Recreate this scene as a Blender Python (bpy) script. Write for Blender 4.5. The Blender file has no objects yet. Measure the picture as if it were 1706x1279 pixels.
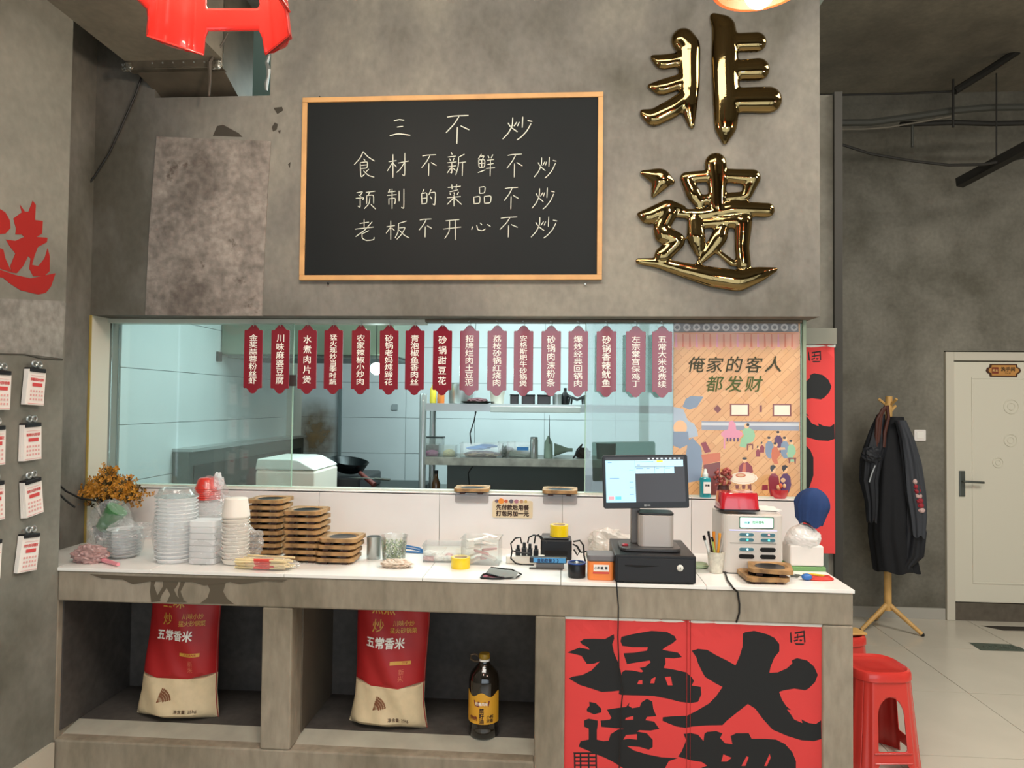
import bpy, math, random
from mathutils import Vector, Matrix
from mathutils.geometry import delaunay_2d_cdt
from mathutils import noise as MN
random.seed(7)
R_ = random.Random(11)
SC = bpy.context.scene
COL = SC.collection
PI = math.pi

# ------------------------------------------------------------------ camera
FPX, YAW, PITCH, ROLL, CH = 1183.453, .0711, .027, .0108, 1.65
cy, sy, cp, sp, cr, sr = math.cos(YAW), math.sin(YAW), math.cos(PITCH), math.sin(PITCH), math.cos(ROLL), math.sin(ROLL)
Fv = Vector((-sy*cp, cy*cp, sp)); Rv = Vector((cy, sy, 0)); Uv = Rv.cross(Fv)
Rv, Uv = cr*Rv + sr*Uv, -sr*Rv + cr*Uv
CP = Vector((0, 0, CH))
cam = bpy.data.cameras.new('camera'); co = bpy.data.objects.new('camera', cam); COL.objects.link(co)
co.matrix_world = Matrix(((Rv.x, Uv.x, -Fv.x, 0), (Rv.y, Uv.y, -Fv.y, 0), (Rv.z, Uv.z, -Fv.z, CH), (0, 0, 0, 1)))
cam.sensor_fit = 'HORIZONTAL'; cam.sensor_width = 36; cam.lens = 36*FPX/1706
cam.clip_start = .05
SC.camera = co

def at(px, py, ax, c):
    """world point seen at a photo pixel, on the plane ax = c"""
    d = (px-853)/FPX*Rv + (639.5-py)/FPX*Uv + Fv
    i = 'XYZ'.index(ax)
    return CP + d*((c-CP[i])/d[i])

# ------------------------------------------------------------------ world, lights, exposure
SC.view_settings.view_transform = 'Standard'
SC.view_settings.look = 'None'
SC.view_settings.gamma = 1
SC.view_settings.use_curve_mapping = False
SC.view_settings.exposure = 0.42
try: SC.cycles.transparent_max_bounces = 32
except Exception: pass
w = bpy.data.worlds.new('world'); SC.world = w; w.use_nodes = True
w.node_tree.nodes['Background'].inputs[0].default_value = (.78, .9, 1, 1)
w.node_tree.nodes['Background'].inputs[1].default_value = 1.25

def area(name, loc, rot, sx, sy_, power, col):
    l = bpy.data.lights.new(name, 'AREA'); l.shape = 'RECTANGLE'; l.size = sx; l.size_y = sy_; l.energy = power; l.color = col
    o = bpy.data.objects.new(name, l); COL.objects.link(o); o.location = loc; o.rotation_euler = rot
    return o
def point(name, loc, power, col, r=.05):
    l = bpy.data.lights.new(name, 'POINT'); l.energy = power; l.color = col; l.shadow_soft_size = r
    o = bpy.data.objects.new(name, l); COL.objects.link(o); o.location = loc
    return o
WARM = (1, .84, .66); NEUT = (1, .95, .86); COOL = (.80, 1, .98)
area('dining_fill_light', (-.3, .3, 4.05), (0, 0, 0), 2.6, 1.2, 84, NEUT)  # unseen fill light, added to brighten the dining room
area('dining_fill_light', (3.2, 2.2, 4.05), (0, 0, 0), 1.6, 1.6, 105, NEUT)  # second added fill, brightens the right wall, ceiling and floor
area('storefront_daylight', (.8, -3.4, 1.9), (PI/2, 0, 0), 5, 2.4, 30, (.85, .95, 1))
area('kitchen_ceiling_light', (.0, 4.15, 2.60), (0, 0, 0), 1.8, .8, 46, COOL)
area('kitchen_ceiling_light', (-1.35, 3.42, 2.55), (.15, 0, 0), .9, .4, 7, COOL)
area('kitchen_upper_fill', (-.8, 4.1, 3.42), (0, 0, 0), 1.6, .6, 12, COOL)  # unseen, added to brighten the upper kitchen behind the duct hole
LAMPS = [(.60, 2.16, 2.93), (-.72, 1.95, 2.93), (1.9, 1.75, 2.93), (-.3, .3, 2.75), (1.2, .2, 2.75)]
for i, p in enumerate(LAMPS):
    point('pendant_light', (p[0], p[1], p[2]-.075), 14 if i < 3 else 12, WARM, .045)

# ------------------------------------------------------------------ materials
def lin(h):
    h = h.lstrip('#'); v = [int(h[i:i+2], 16)/255 for i in (0, 2, 4)]
    return tuple([x/12.92 if x <= .04045 else ((x+.055)/1.055)**2.4 for x in v] + [1])
MATS = {}
def mat(name, col='#808080', rough=.5, metal=0, emit=None, es=0, trans=0, coat=0, alpha=1, noise=0, nscale=20, bump=0, sss=0, ior=1.45, spec=.5):
    if name in MATS: return MATS[name]
    m = bpy.data.materials.new(name); m.use_nodes = True; nt = m.node_tree; b = nt.nodes['Principled BSDF']
    c = lin(col)
    b.inputs['Base Color'].default_value = c; b.inputs['Roughness'].default_value = rough; b.inputs['Metallic'].default_value = metal
    b.inputs['Transmission Weight'].default_value = trans; b.inputs['Coat Weight'].default_value = coat; b.inputs['Alpha'].default_value = alpha
    b.inputs['Coat Roughness'].default_value = .05; b.inputs['IOR'].default_value = ior; b.inputs['Specular IOR Level'].default_value = spec
    if emit: b.inputs['Emission Color'].default_value = lin(emit); b.inputs['Emission Strength'].default_value = es
    if noise or bump:
        tc = nt.nodes.new('ShaderNodeTexCoord'); n = nt.nodes.new('ShaderNodeTexNoise'); n.inputs['Scale'].default_value = nscale; n.inputs['Detail'].default_value = 5
        nt.links.new(tc.outputs['Object'], n.inputs['Vector'])
        if noise:
            mr = nt.nodes.new('ShaderNodeMapRange'); mr.inputs[1].default_value = .3; mr.inputs[2].default_value = .7
            mr.inputs[3].default_value = 1-noise; mr.inputs[4].default_value = 1+noise*.6
            mx = nt.nodes.new('ShaderNodeVectorMath'); mx.operation = 'SCALE'; mx.inputs[0].default_value = c[:3]
            nt.links.new(n.outputs['Fac'], mr.inputs[0]); nt.links.new(mr.outputs[0], mx.inputs['Scale']); nt.links.new(mx.outputs[0], b.inputs['Base Color'])
        if bump:
            bp = nt.nodes.new('ShaderNodeBump'); bp.inputs['Strength'].default_value = bump; bp.inputs['Distance'].default_value = .01
            nt.links.new(n.outputs['Fac'], bp.inputs['Height']); nt.links.new(bp.outputs[0], b.inputs['Normal'])
    MATS[name] = m; return m

def concrete(name, cols, scale=1.2, fine=.25, bump=.15, rough=.75, streak=1.0, stain=None):
    """trowelled cement: large cloudy patches, trowel streaks, specks"""
    m = bpy.data.materials.new(name); m.use_nodes = True; nt = m.node_tree; N = nt.nodes; L = nt.links; b = N['Principled BSDF']
    b.inputs['Roughness'].default_value = rough
    tc = N.new('ShaderNodeTexCoord')
    n1 = N.new('ShaderNodeTexNoise'); n1.inputs['Scale'].default_value = scale; n1.inputs['Detail'].default_value = 6; n1.inputs['Roughness'].default_value = .6; n1.inputs['Distortion'].default_value = .4
    mp = N.new('ShaderNodeMapping'); mp.inputs['Scale'].default_value = (1, 1, streak)
    L.new(tc.outputs['Object'], mp.inputs[0]); L.new(mp.outputs[0], n1.inputs['Vector'])
    n2 = N.new('ShaderNodeTexNoise'); n2.inputs['Scale'].default_value = 34; n2.inputs['Detail'].default_value = 6; L.new(mp.outputs[0], n2.inputs['Vector'])
    n3 = N.new('ShaderNodeTexNoise'); n3.inputs['Scale'].default_value = 5; n3.inputs['Detail'].default_value = 3
    L.new(mp.outputs[0], n3.inputs['Vector'])
    r = N.new('ShaderNodeValToRGB'); e = r.color_ramp.elements
    e[0].position = .32; e[0].color = lin(cols[0]); e[1].position = .68; e[1].color = lin(cols[-1])
    for i, cc in enumerate(cols[1:-1]):
        x = e.new(.32+.36*(i+1)/(len(cols)-1)); x.color = lin(cc)
    ad = N.new('ShaderNodeMath'); ad.operation = 'MULTIPLY_ADD'; ad.inputs[1].default_value = .35
    sb = N.new('ShaderNodeMath'); sb.operation = 'SUBTRACT'; sb.inputs[1].default_value = .175
    L.new(n3.outputs['Fac'], ad.inputs[0]); L.new(n1.outputs['Fac'], sb.inputs[0]); L.new(sb.outputs[0], ad.inputs[2]); L.new(ad.outputs[0], r.inputs[0])
    mr = N.new('ShaderNodeMapRange'); mr.inputs[1].default_value = .3; mr.inputs[2].default_value = .7; mr.inputs[3].default_value = 1-fine; mr.inputs[4].default_value = 1+fine*.5
    L.new(n2.outputs['Fac'], mr.inputs[0])
    sc_ = N.new('ShaderNodeVectorMath'); sc_.operation = 'SCALE'; L.new(r.outputs[0], sc_.inputs[0]); L.new(mr.outputs[0], sc_.inputs['Scale'])
    out = sc_.outputs[0]
    if stain:
        n4 = N.new('ShaderNodeTexNoise'); n4.inputs['Scale'].default_value = stain[1]; n4.inputs['Detail'].default_value = 5; n4.inputs['Roughness'].default_value = .7
        L.new(tc.outputs['Object'], n4.inputs['Vector'])
        m4 = N.new('ShaderNodeMapRange'); m4.inputs[1].default_value = stain[2]; m4.inputs[2].default_value = stain[2]+.08; L.new(n4.outputs['Fac'], m4.inputs[0])
        mx = N.new('ShaderNodeMix'); mx.data_type = 'RGBA'; L.new(m4.outputs[0], mx.inputs[0]); L.new(out, mx.inputs[6]); mx.inputs[7].default_value = lin(stain[0]); out = mx.outputs[2]
    L.new(out, b.inputs['Base Color'])
    bp = N.new('ShaderNodeBump'); bp.inputs['Strength'].default_value = bump; bp.inputs['Distance'].default_value = .006
    L.new(n2.outputs['Fac'], bp.inputs['Height']); L.new(bp.outputs[0], b.inputs['Normal'])
    MATS[name] = m; return m

def thin(name, tint=(1, 1, 1), gloss=.12, diff=0, dcol=(.8, .8, .8), rough=.02, bump=0, bscale=30, fres=.6):
    """thin clear sheet: light passes straight, the surface mirrors by Fresnel and may be a little milky"""
    m = bpy.data.materials.new(name); m.use_nodes = True; nt = m.node_tree; N = nt.nodes; L = nt.links
    N.remove(N['Principled BSDF']); out = N['Material Output']
    t = N.new('ShaderNodeBsdfTransparent'); t.inputs[0].default_value = (*tint, 1)
    d = N.new('ShaderNodeBsdfDiffuse'); d.inputs[0].default_value = (*dcol, 1)
    tr = N.new('ShaderNodeBsdfTranslucent'); tr.inputs[0].default_value = (*dcol, 1)
    dd = N.new('ShaderNodeMixShader'); dd.inputs[0].default_value = .4; L.new(d.outputs[0], dd.inputs[1]); L.new(tr.outputs[0], dd.inputs[2])
    a = N.new('ShaderNodeMixShader'); a.inputs[0].default_value = diff; L.new(t.outputs[0], a.inputs[1]); L.new(dd.outputs[0], a.inputs[2])
    g = N.new('ShaderNodeBsdfGlossy'); g.inputs['Roughness'].default_value = rough
    lw = N.new('ShaderNodeLayerWeight'); lw.inputs[0].default_value = .3
    ma = N.new('ShaderNodeMath'); ma.operation = 'MULTIPLY_ADD'; ma.inputs[1].default_value = fres; ma.inputs[2].default_value = gloss; L.new(lw.outputs['Fresnel'], ma.inputs[0])
    mix = N.new('ShaderNodeMixShader'); L.new(ma.outputs[0], mix.inputs[0]); L.new(a.outputs[0], mix.inputs[1]); L.new(g.outputs[0], mix.inputs[2])
    if bump:
        tc = N.new('ShaderNodeTexCoord'); n = N.new('ShaderNodeTexNoise'); n.inputs['Scale'].default_value = bscale; L.new(tc.outputs['Object'], n.inputs['Vector'])
        bp = N.new('ShaderNodeBump'); bp.inputs['Strength'].default_value = bump; bp.inputs['Distance'].default_value = .02; L.new(n.outputs['Fac'], bp.inputs['Height'])
        L.new(bp.outputs[0], g.inputs['Normal']); L.new(bp.outputs[0], d.inputs['Normal'])
    L.new(mix.outputs[0], out.inputs[0]); MATS[name] = m; return m

M_wall = concrete('trowelled_cement', ['#57544a', '#74716a', '#8a867b'], 1.1, .14, .14, streak=.7)
M_wall2 = concrete('grey_cement', ['#5c584c', '#736f64', '#827e72'], 1.4, .14, .12)
M_left = concrete('olive_grey_cement', ['#5f5e54', '#79786f', '#87857b'], 1.0, .1, .1)
M_patch = concrete('rough_cement_patch', ['#686059', '#867e76', '#988f86'], 6, .35, .4, stain=('#5a5048', 7, .63))
M_counter = concrete('brushed_counter_cement', ['#756c5b', '#8f8574', '#9c9282'], 1.6, .2, .25, streak=.35)
M_niche = concrete('shaded_niche_cement', ['#3e3a37', '#4d4844', '#57514c'], 2.2, .2, .15)  # cement darkened, the shade of the recess is in the colour
M_ceil = concrete('ceiling_cement', ['#6e685c', '#827b6d', '#8f8878'], .9, .12, .1)
M_ftile = mat('floor_tile_glaze', '#c6bfb0', .22, noise=.05, nscale=3)
M_grout = mat('grout', '#8a8578', .9)
M_wtile = mat('white_tile_glaze', '#e0dbd9', .16, noise=.03, nscale=4)
M_ktile = mat('kitchen_tile_glaze', '#c2cccf', .3, noise=.05, nscale=3)
M_kgrout = mat('kitchen_grout', '#5e6b6c', .9)
M_red = mat('red_plastic', '#cf3a32', .25, coat=.3)
M_plaque = mat('plaque_red_gloss', '#7c1024', .09, coat=1)
M_white = mat('white_print', '#f3efe6', .5)
M_gold = mat('polished_brass', '#84704a', .06, metal=1)
M_steel = mat('stainless_steel', '#b4b9b8', .3, metal=.75)
M_steeld = mat('dull_steel', '#6f746f', .45, metal=1)
M_black = mat('black_plastic', '#17171a', .35)
M_blackr = mat('black_rubber', '#0f0f10', .6)
M_pine = mat('pine_wood', '#c99a63', .5, noise=.15, nscale=12)
M_beech = mat('beech_wood', '#d2a562', .45, noise=.12, nscale=14)
M_tray = mat('scorched_wood', '#a27c50', .5, noise=.55, nscale=22)
M_trayd = mat('dark_batten_wood', '#3d2219', .6, noise=.3, nscale=20)
M_disc = mat('black_iron', '#23262a', .3, metal=.6)
M_board = mat('blackboard_paint', '#15191a', .6, noise=.12, nscale=3, spec=.25)
M_chalk = mat('chalk', '#cfd2c4', .9)
M_paper = mat('paper', '#ece6e0', .7)
M_cream = mat('cream_plastic', '#e3ddd0', .4)
M_yel = mat('yellow_tape', '#e6c414', .2, coat=.5)
M_banner = mat('red_cloth', '#d63f3e', .75, noise=.05, nscale=5)
M_ink = mat('black_ink', '#17191b', .7)
M_bag = thin('clear_film', (1, 1, 1), .045, .13, (1, 1, 1), .12, .5, 40, .22)
M_bag2 = thin('milky_film', (1, 1, 1), .06, .5, (1, 1, 1), .15, .6, 45, .25)
M_tub = thin('clear_tub_plastic', (.99, 1, .99), .04, .09, (.96, .96, .94), .06)
M_tub2 = thin('frosted_tub_plastic', (1, 1, 1), .05, .86, (1, 1, 1), .12, 0, 30, .25)
M_glassA = thin('greasy_glass', (.93, .98, .96), .04, .07, (.75, .82, .79), .02)
M_glassB = thin('clean_glass', (.94, .98, .96), .04, .0, (.7, .8, .76), .01)
M_glassC = thin('reflective_glass', (.66, .74, .72), .12, .08, (.55, .62, .60), .02)
M_alu = mat('pale_frame', '#c4c8ba', .4)
M_door = mat('white_door_paint', '#d6d1c0', .4)
M_frame = mat('door_frame_paint', '#c8c2b2', .5)
M_cable = mat('cable_black', '#141414', .5)
M_dark = mat('shadow_black', '#0d0d0d', .8)

# ------------------------------------------------------------------ mesh helpers
class G:
    """a plain vertex and face list"""
    def __init__(s): s.v = []; s.f = []; s.m = []
    def add(s, vs, fs, mi=0):
        o = len(s.v); s.v += [tuple(p) for p in vs]; s.f += [tuple(i+o for i in f) for f in fs]; s.m += [mi]*len(fs); return s
    def box(s, a, b, mi=0):
        x0, y0, z0 = a; x1, y1, z1 = b
        return s.add([(x0, y0, z0), (x1, y0, z0), (x1, y1, z0), (x0, y1, z0), (x0, y0, z1), (x1, y0, z1), (x1, y1, z1), (x0, y1, z1)],
                     [(0, 3, 2, 1), (4, 5, 6, 7), (0, 1, 5, 4), (1, 2, 6, 5), (2, 3, 7, 6), (3, 0, 4, 7)], mi)
    def lathe(s, prof, n=24, c=(0, 0, 0), mi=0, cap=True, fn=None):
        vs = []
        for r, z in prof:
            for k in range(n):
                a = 2*PI*k/n; q = fn(a, z) if fn else 1
                vs.append((c[0]+r*q*math.cos(a), c[1]+r*q*math.sin(a), c[2]+z))
        fs = [(i*n+k, i*n+(k+1) % n, (i+1)*n+(k+1) % n, (i+1)*n+k) for i in range(len(prof)-1) for k in range(n)]
        if cap:
            if prof[0][0] > 1e-6: fs.append(tuple(range(n))[::-1])
            if prof[-1][0] > 1e-6: fs.append(tuple((len(prof)-1)*n+k for k in range(n)))
        return s.add(vs, fs, mi)
    def tube(s, pts, r, n=8, mi=0, cap=True, flat=1.0):
        pts = [Vector(p) for p in pts]; rs = r if isinstance(r, (list, tuple)) else [r]*len(pts)
        vs = []; prev = None
        for i, p in enumerate(pts):
            d = (pts[min(i+1, len(pts)-1)]-pts[max(i-1, 0)])
            d = d.normalized() if d.length > 1e-9 else Vector((0, 0, 1))
            if prev is None: u = d.orthogonal().normalized()
            else:
                u = prev - d*prev.dot(d); u = u.normalized() if u.length > 1e-6 else d.orthogonal().normalized()
            prev = u; v = d.cross(u)
            for k in range(n):
                a = 2*PI*k/n; vs.append(p+(u*math.cos(a)+v*math.sin(a))*rs[i])
        fs = [(i*n+k, i*n+(k+1) % n, (i+1)*n+(k+1) % n, (i+1)*n+k) for i in range(len(pts)-1) for k in range(n)]
        if cap: fs += [tuple(range(n))[::-1], tuple((len(pts)-1)*n+k for k in range(n))]
        return s.add(vs, fs, mi)
    def prism(s, poly, y0, y1, mi=0):
        """outline in x, z drawn out along y"""
        n = len(poly); vs = [(x, y0, z) for x, z in poly]+[(x, y1, z) for x, z in poly]
        return s.add(vs, [tuple(range(n)), tuple(range(2*n-1, n-1, -1))]+[(k, k+n, (k+1) % n+n, (k+1) % n) for k in range(n)], mi)
    def slab(s, poly, z0, z1, mi=0):
        n = len(poly); vs = [(x, y, z0) for x, y in poly]+[(x, y, z1) for x, y in poly]
        return s.add(vs, [tuple(range(n))[::-1], tuple(range(n, 2*n))]+[(k, (k+1) % n, (k+1) % n+n, k+n) for k in range(n)], mi)
    def grid(s, fn, nu, nv, mi=0):
        vs = [fn(i/nu, j/nv) for j in range(nv+1) for i in range(nu+1)]; k = nu+1
        return s.add(vs, [(j*k+i, j*k+i+1, (j+1)*k+i+1, (j+1)*k+i) for j in range(nv) for i in range(nu)], mi)
    def ball(s, c, r, n=12, m=8, mi=0, sc=(1, 1, 1), fn=None):
        vs = []
        for j in range(m+1):
            t = PI*j/m
            for i in range(n):
                a = 2*PI*i/n; d = Vector((math.sin(t)*math.cos(a), math.sin(t)*math.sin(a), math.cos(t)))
                q = r*(fn(d) if fn else 1); vs.append((c[0]+d.x*q*sc[0], c[1]+d.y*q*sc[1], c[2]+d.z*q*sc[2]))
        return s.add(vs, [(j*n+i, (j+1)*n+i, (j+1)*n+(i+1) % n, j*n+(i+1) % n) for j in range(m) for i in range(n)], mi)
    def move(s, d, a=0):
        c_, s_ = math.cos(a), math.sin(a)
        s.v = [(x*c_-y*s_+d[0], x*s_+y*c_+d[1], z+d[2]) for x, y, z in s.v]; return s

def rrect(w, h, r, n=4, cx=0, cz=0):
    p = []
    for qx, qz, a0 in ((w/2-r, -h/2+r, -PI/2), (w/2-r, h/2-r, 0), (-w/2+r, h/2-r, PI/2), (-w/2+r, -h/2+r, PI)):
        for k in range(n+1):
            a = a0+PI/2*k/n; p.append((cx+qx+r*math.cos(a), cz+qz+r*math.sin(a)))
    return p

def obj(name, g, m, parent=None, smooth=False, bevel=0, loc=None, label=None, kind=None):
    me = bpy.data.meshes.new(name)
    if isinstance(g, G):
        me.from_pydata(g.v, [], g.f); me.validate()
        if len(me.polygons) == len(g.m): me.polygons.foreach_set('material_index', g.m)
    else: me = g
    if m is not None:
        for x in (m if isinstance(m, (list, tuple)) else [m]): me.materials.append(x)
    if smooth:
        me.polygons.foreach_set('use_smooth', [True]*len(me.polygons)); me.set_sharp_from_angle(angle=.7)
    o = bpy.data.objects.new(name, me); COL.objects.link(o)
    if parent: o.parent = parent
    if loc: o.location = loc
    if label: o['label'] = label
    if kind: o['kind'] = kind
    if bevel:
        b = o.modifiers.new('bevel', 'BEVEL'); b.width = bevel; b.segments = 2; b.limit_method = 'ANGLE'
    return o
def tag(o, label, cat, group=None):
    o['label'] = label; o['category'] = cat
    if group: o['group'] = group
    return o
def thing(name, label, cat, loc=(0, 0, 0), rz=0, group=None):
    o = bpy.data.objects.new(name, None); COL.objects.link(o); o.empty_display_size = .05
    o.location = loc; o.rotation_euler = (0, 0, rz); return tag(o, label, cat, group)
def one(name, g, m, label, cat, loc=(0, 0, 0), rz=0, group=None, **k):
    o = obj(name, g, m, **k); o.location = loc; o.rotation_euler = (0, 0, rz); return tag(o, label, cat, group)
def struct(name, g, m, **k):
    o = obj(name, g, m, **k)
    if 'parent' not in k: o['kind'] = 'structure'
    return o
def dup(root, loc, rz=None, label=None):
    r = root.copy(); COL.objects.link(r); r.location = loc
    if rz is not None: r.rotation_euler = (r.rotation_euler[0], r.rotation_euler[1], rz)
    if label: r['label'] = label
    for ch in list(root.children):
        c = ch.copy(); COL.objects.link(c); c.parent = r
        for g_ in list(ch.children):
            d = g_.copy(); COL.objects.link(d); d.parent = c
    return r

def text_g(s, size, bold=0, line=1.0, sp_=1.0, squash=1.0):
    """lettering as flat triangles in x, z facing -y, centred"""
    cu = bpy.data.curves.new('lettering', 'FONT'); cu.body = s; cu.size = size; cu.align_x = 'CENTER'; cu.align_y = 'CENTER'
    cu.resolution_u = 2; cu.space_line = line; cu.space_character = sp_
    o = bpy.data.objects.new('lettering', cu); COL.objects.link(o)
    dg = bpy.context.evaluated_depsgraph_get(); me = bpy.data.meshes.new_from_object(o.evaluated_get(dg))
    g = G()
    vs = [v.co for v in me.vertices]
    if vs:
        x0, x1 = min(v.x for v in vs), max(v.x for v in vs); y0, y1 = min(v.y for v in vs), max(v.y for v in vs)
        g.add([((v.x-(x0+x1)/2)*squash, 0, v.y-(y0+y1)/2) for v in vs], [tuple(p.vertices) for p in me.polygons])
        g.f = [f if face_y(g.v, f) < 0 else f[::-1] for f in g.f]
        if bold:
            v0, f0 = list(g.v), list(g.f)
            for q, (dx, dz) in enumerate(((bold, 0), (-bold, 0), (0, bold), (0, -bold))): g.add([(x+dx, y-.00002*(q+1), z+dz) for x, y, z in v0], f0)
    bpy.data.objects.remove(o); bpy.data.curves.remove(cu); bpy.data.meshes.remove(me)
    return g
def face_y(v, f):
    a, b, c = Vector(v[f[0]]), Vector(v[f[1]]), Vector(v[f[2]])
    return (b-a).cross(c-a).y
def shift(g, dx, dy, dz):
    g.v = [(x+dx, y+dy, z+dz) for x, y, z in g.v]; return g
def join(*gs):
    r = G()
    for i, g in enumerate(gs): r.add(g.v, g.f, 0)
    return r
def inside(p, poly):
    x, y = p; r = False; j = len(poly)-1
    for i in range(len(poly)):
        xi, yi = poly[i]; xj, yj = poly[j]
        if (yi > y) != (yj > y) and x < (xj-xi)*(y-yi)/(yj-yi)+xi: r = not r
        j = i
    return r
def printed(W, H, regions, surf, step=.04, holes=()):
    """sheet W x H (x from 0, z from 0) whose print regions [(polygon, index)] become faces of their own material; surf(x, z) -> point"""
    vs = []; ed = []
    def loop(poly):
        o = len(vs); n = len(poly); vs.extend([Vector((min(max(x, 0), W), min(max(z, 0), H))) for x, z in poly]); ed.extend([(o+k, o+(k+1) % n) for k in range(n)])
    loop([(0, 0), (W, 0), (W, H), (0, H)])
    nx, nz = max(1, int(W/step)), max(1, int(H/step))
    for j in range(nz+1):
        for i in range(nx+1): vs.append(Vector((W*i/nx, H*j/nz)))
    for p, _ in regions: loop(p)
    for p in holes: loop(p)
    V, _, Fc, *_r = delaunay_2d_cdt(vs, ed, [], 0, 1e-5)
    g = G(); fs = []; ms = []
    for f in Fc:
        c = (sum(V[i].x for i in f)/len(f), sum(V[i].y for i in f)/len(f)); mi = 0
        if not any(inside(c, h) for h in holes):
            for p, k in regions:
                if inside(c, p): mi = k
        fs.append(tuple(f)); ms.append(mi)
    g.v = [tuple(surf(v.x, v.y)) for v in V]; g.f = fs; g.m = ms
    g.f = [f if face_y(g.v, f) < 0 else f[::-1] for f in g.f]
    return g
def ribbon(pts, w_):
    """thin pen stroke in x, z at y=0; pts (x, z) with taper"""
    g = G(); n = len(pts)
    if n < 2: return g
    vs = []
    for i, p in enumerate(pts):
        a = Vector(pts[max(i-1, 0)]); b = Vector(pts[min(i+1, n-1)]); d = (b-a); d = d.normalized() if d.length > 0 else Vector((1, 0)); q = Vector((-d.y, d.x))
        ww = w_*(.75 if i in (0, n-1) else 1)/2; p = Vector(p)
        vs += [(p.x+q.x*ww, 0, p.y+q.y*ww), (p.x-q.x*ww, 0, p.y-q.y*ww)]
    return g.add(vs, [(2*i, 2*i+1, 2*i+3, 2*i+2) for i in range(n-1)])
def fix(g):
    g.f = [f if face_y(g.v, f) < 0 else f[::-1] for f in g.f]; return g

def crumple(c, size, seed=0, amp=.28, n=26, m=18, freq=2.6, base=True):
    """crumpled film or paper: ball with sharp ridged folds, flattened where it rests"""
    g = G(); off = Vector((seed*7.3, seed*3.1, seed*1.7))
    def fn(d):
        q = MN.fractal(d*freq+off, 1.0, 2.1, 4); r = 1-abs(MN.noise(d*freq*1.9+off))*1.3
        return 1+amp*(q*.8+r*.5-.35)
    g.ball((0, 0, 0), 1, n, m, fn=fn)
    g.v = [(c[0]+x*size[0], c[1]+y*size[1], c[2]+max(z, -.9)*size[2]) for x, y, z in g.v]
    if base: mz = min(v[2] for v in g.v); g.v = [(x, y, max(z, c[2]-size[2]*.72)) for x, y, z in g.v]; mz = min(v[2] for v in g.v); g.v = [(x, y, z-mz) for x, y, z in g.v]
    return g

# ------------------------------------------------------------------ the setting
YC, YBS, YB, YW, YD, YK = 2.503, 3.04, 2.94, 3.08, 5.826, 5.3
TC, XL, XR, HC = 1.03, -1.842, .99, 4.16
ZB, ZS = 2.0125, 1.262
XRB = at(1366, 527, 'Y', YB).x
fl = struct('floor', G().box((-2.2, -3.6, -.12), (5.2, 5.9, -.006)), M_grout)
tile_me = None
for i in range(-6, 4):
    for j in range(-9, 3):
        x0, y0 = 2.3636+i*.79, 4.345+j*.79
        x1, y1 = x0+.786, y0+.786
        if x1 < XL or x0 > 5 or y0 > 5.82 or y1 < -3.4: continue
        if tile_me is None:
            g = G().box((0, 0, -.006), (.786, .786, 0)); o = obj('floor_tile', g, M_ftile, fl); tile_me = o.data
        else:
            o = bpy.data.objects.new('floor_tile', tile_me); COL.objects.link(o); o.parent = fl
        o.location = (x0, y0, R_.uniform(-.0004, .0004))
struct('ceiling', G().box((-2.2, -3.6, HC), (5.2, 5.95, HC+.1)), M_ceil)
wl = struct('wall_left', G().box((XL-.2, -3.6, 0), (XL, YC, HC)), M_left)
struct('wall_left_recess', G().box((-2.2, YC, 0), (-2.05, 5.5, HC)), M_wall)
struct('wall_right', G().box((5, -3.6, 0), (5.15, 5.95, HC)), M_wall2)
g = G().box((-2.2, YD, 2.2), (1.29, YD+.1, HC)).box((1.29, YD, 0), (3.0, YD+.1, HC)).box((3.0, YD, 2.1), (4.03, YD+.1, HC)).box((4.03, YD, 0), (5, YD+.1, HC))
struct('wall_back', g, M_wall2)
struct('baseboard_back', G().box((1.4, YD-.012, 0), (2.995, YD, .085)), mat('grey_skirting', '#a7a399', .5))
# storefront behind the camera
g = G().box((-2, -3.6, 0), (5.1, -3.5, .35)).box((-2, -3.6, 2.9), (5.1, -3.5, HC))
for x in (-1.9, -.4, 1.1, 2.6, 4.1): g.box((x-.06, -3.6, .35), (x+.06, -3.5, 2.9))
struct('wall_storefront', g, M_wall2)
# bulkhead above the hatch, with the duct hole
h0, h1 = at(258, 163, 'Y', YB), at(450, 160, 'Y', YB)
g = G().box((-2.05, YB, ZB), (h0.x, YB+.18, HC)).box((h1.x, YB, ZB), (XRB, YB+.18, HC)).box((h0.x, YB, ZB), (h1.x, YB+.18, h0.z)).box((h0.x, YB, 3.45), (h1.x, YB+.18, HC))
bulk = struct('wall_bulkhead', g, M_wall)
YQ = 3.2; XQ = at(1388, 700, 'Y', YQ).x
struct('wall_doorway', G().box((XRB-.1, YQ, 1.98), (XQ, YQ+.1, at(1385, 158, 'Y', YQ).z)).box((XQ-.02, YQ, 0), (XQ, YQ+.1, 1.98)), M_wall2)
l0, l1 = at(1335, 548, 'Y', 3.15), at(1394, 573, 'Y', 3.15)
struct('trim_1', G().box((l0.x, 3.15, l1.z), (l1.x, YQ, l0.z+.005)), mat('grey_lintel', '#7e7e72', .6))
struct('trim_2', G().box((XQ, YQ-.02, 0), (XQ+.034, YQ+.1, at(1385, 156, 'Y', YQ).z)), mat('dark_post', '#2e2c26', .6))
struct('wall_kitchen_right', G().box((XQ-.01, YQ+.1, 0), (XQ+.02, YD, 2.9)), M_wall2)
struct('wall_corridor', G().box((1.0, 3.9, 0), (XQ-.01, 4.0, 2.0)), M_wall2)
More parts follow.
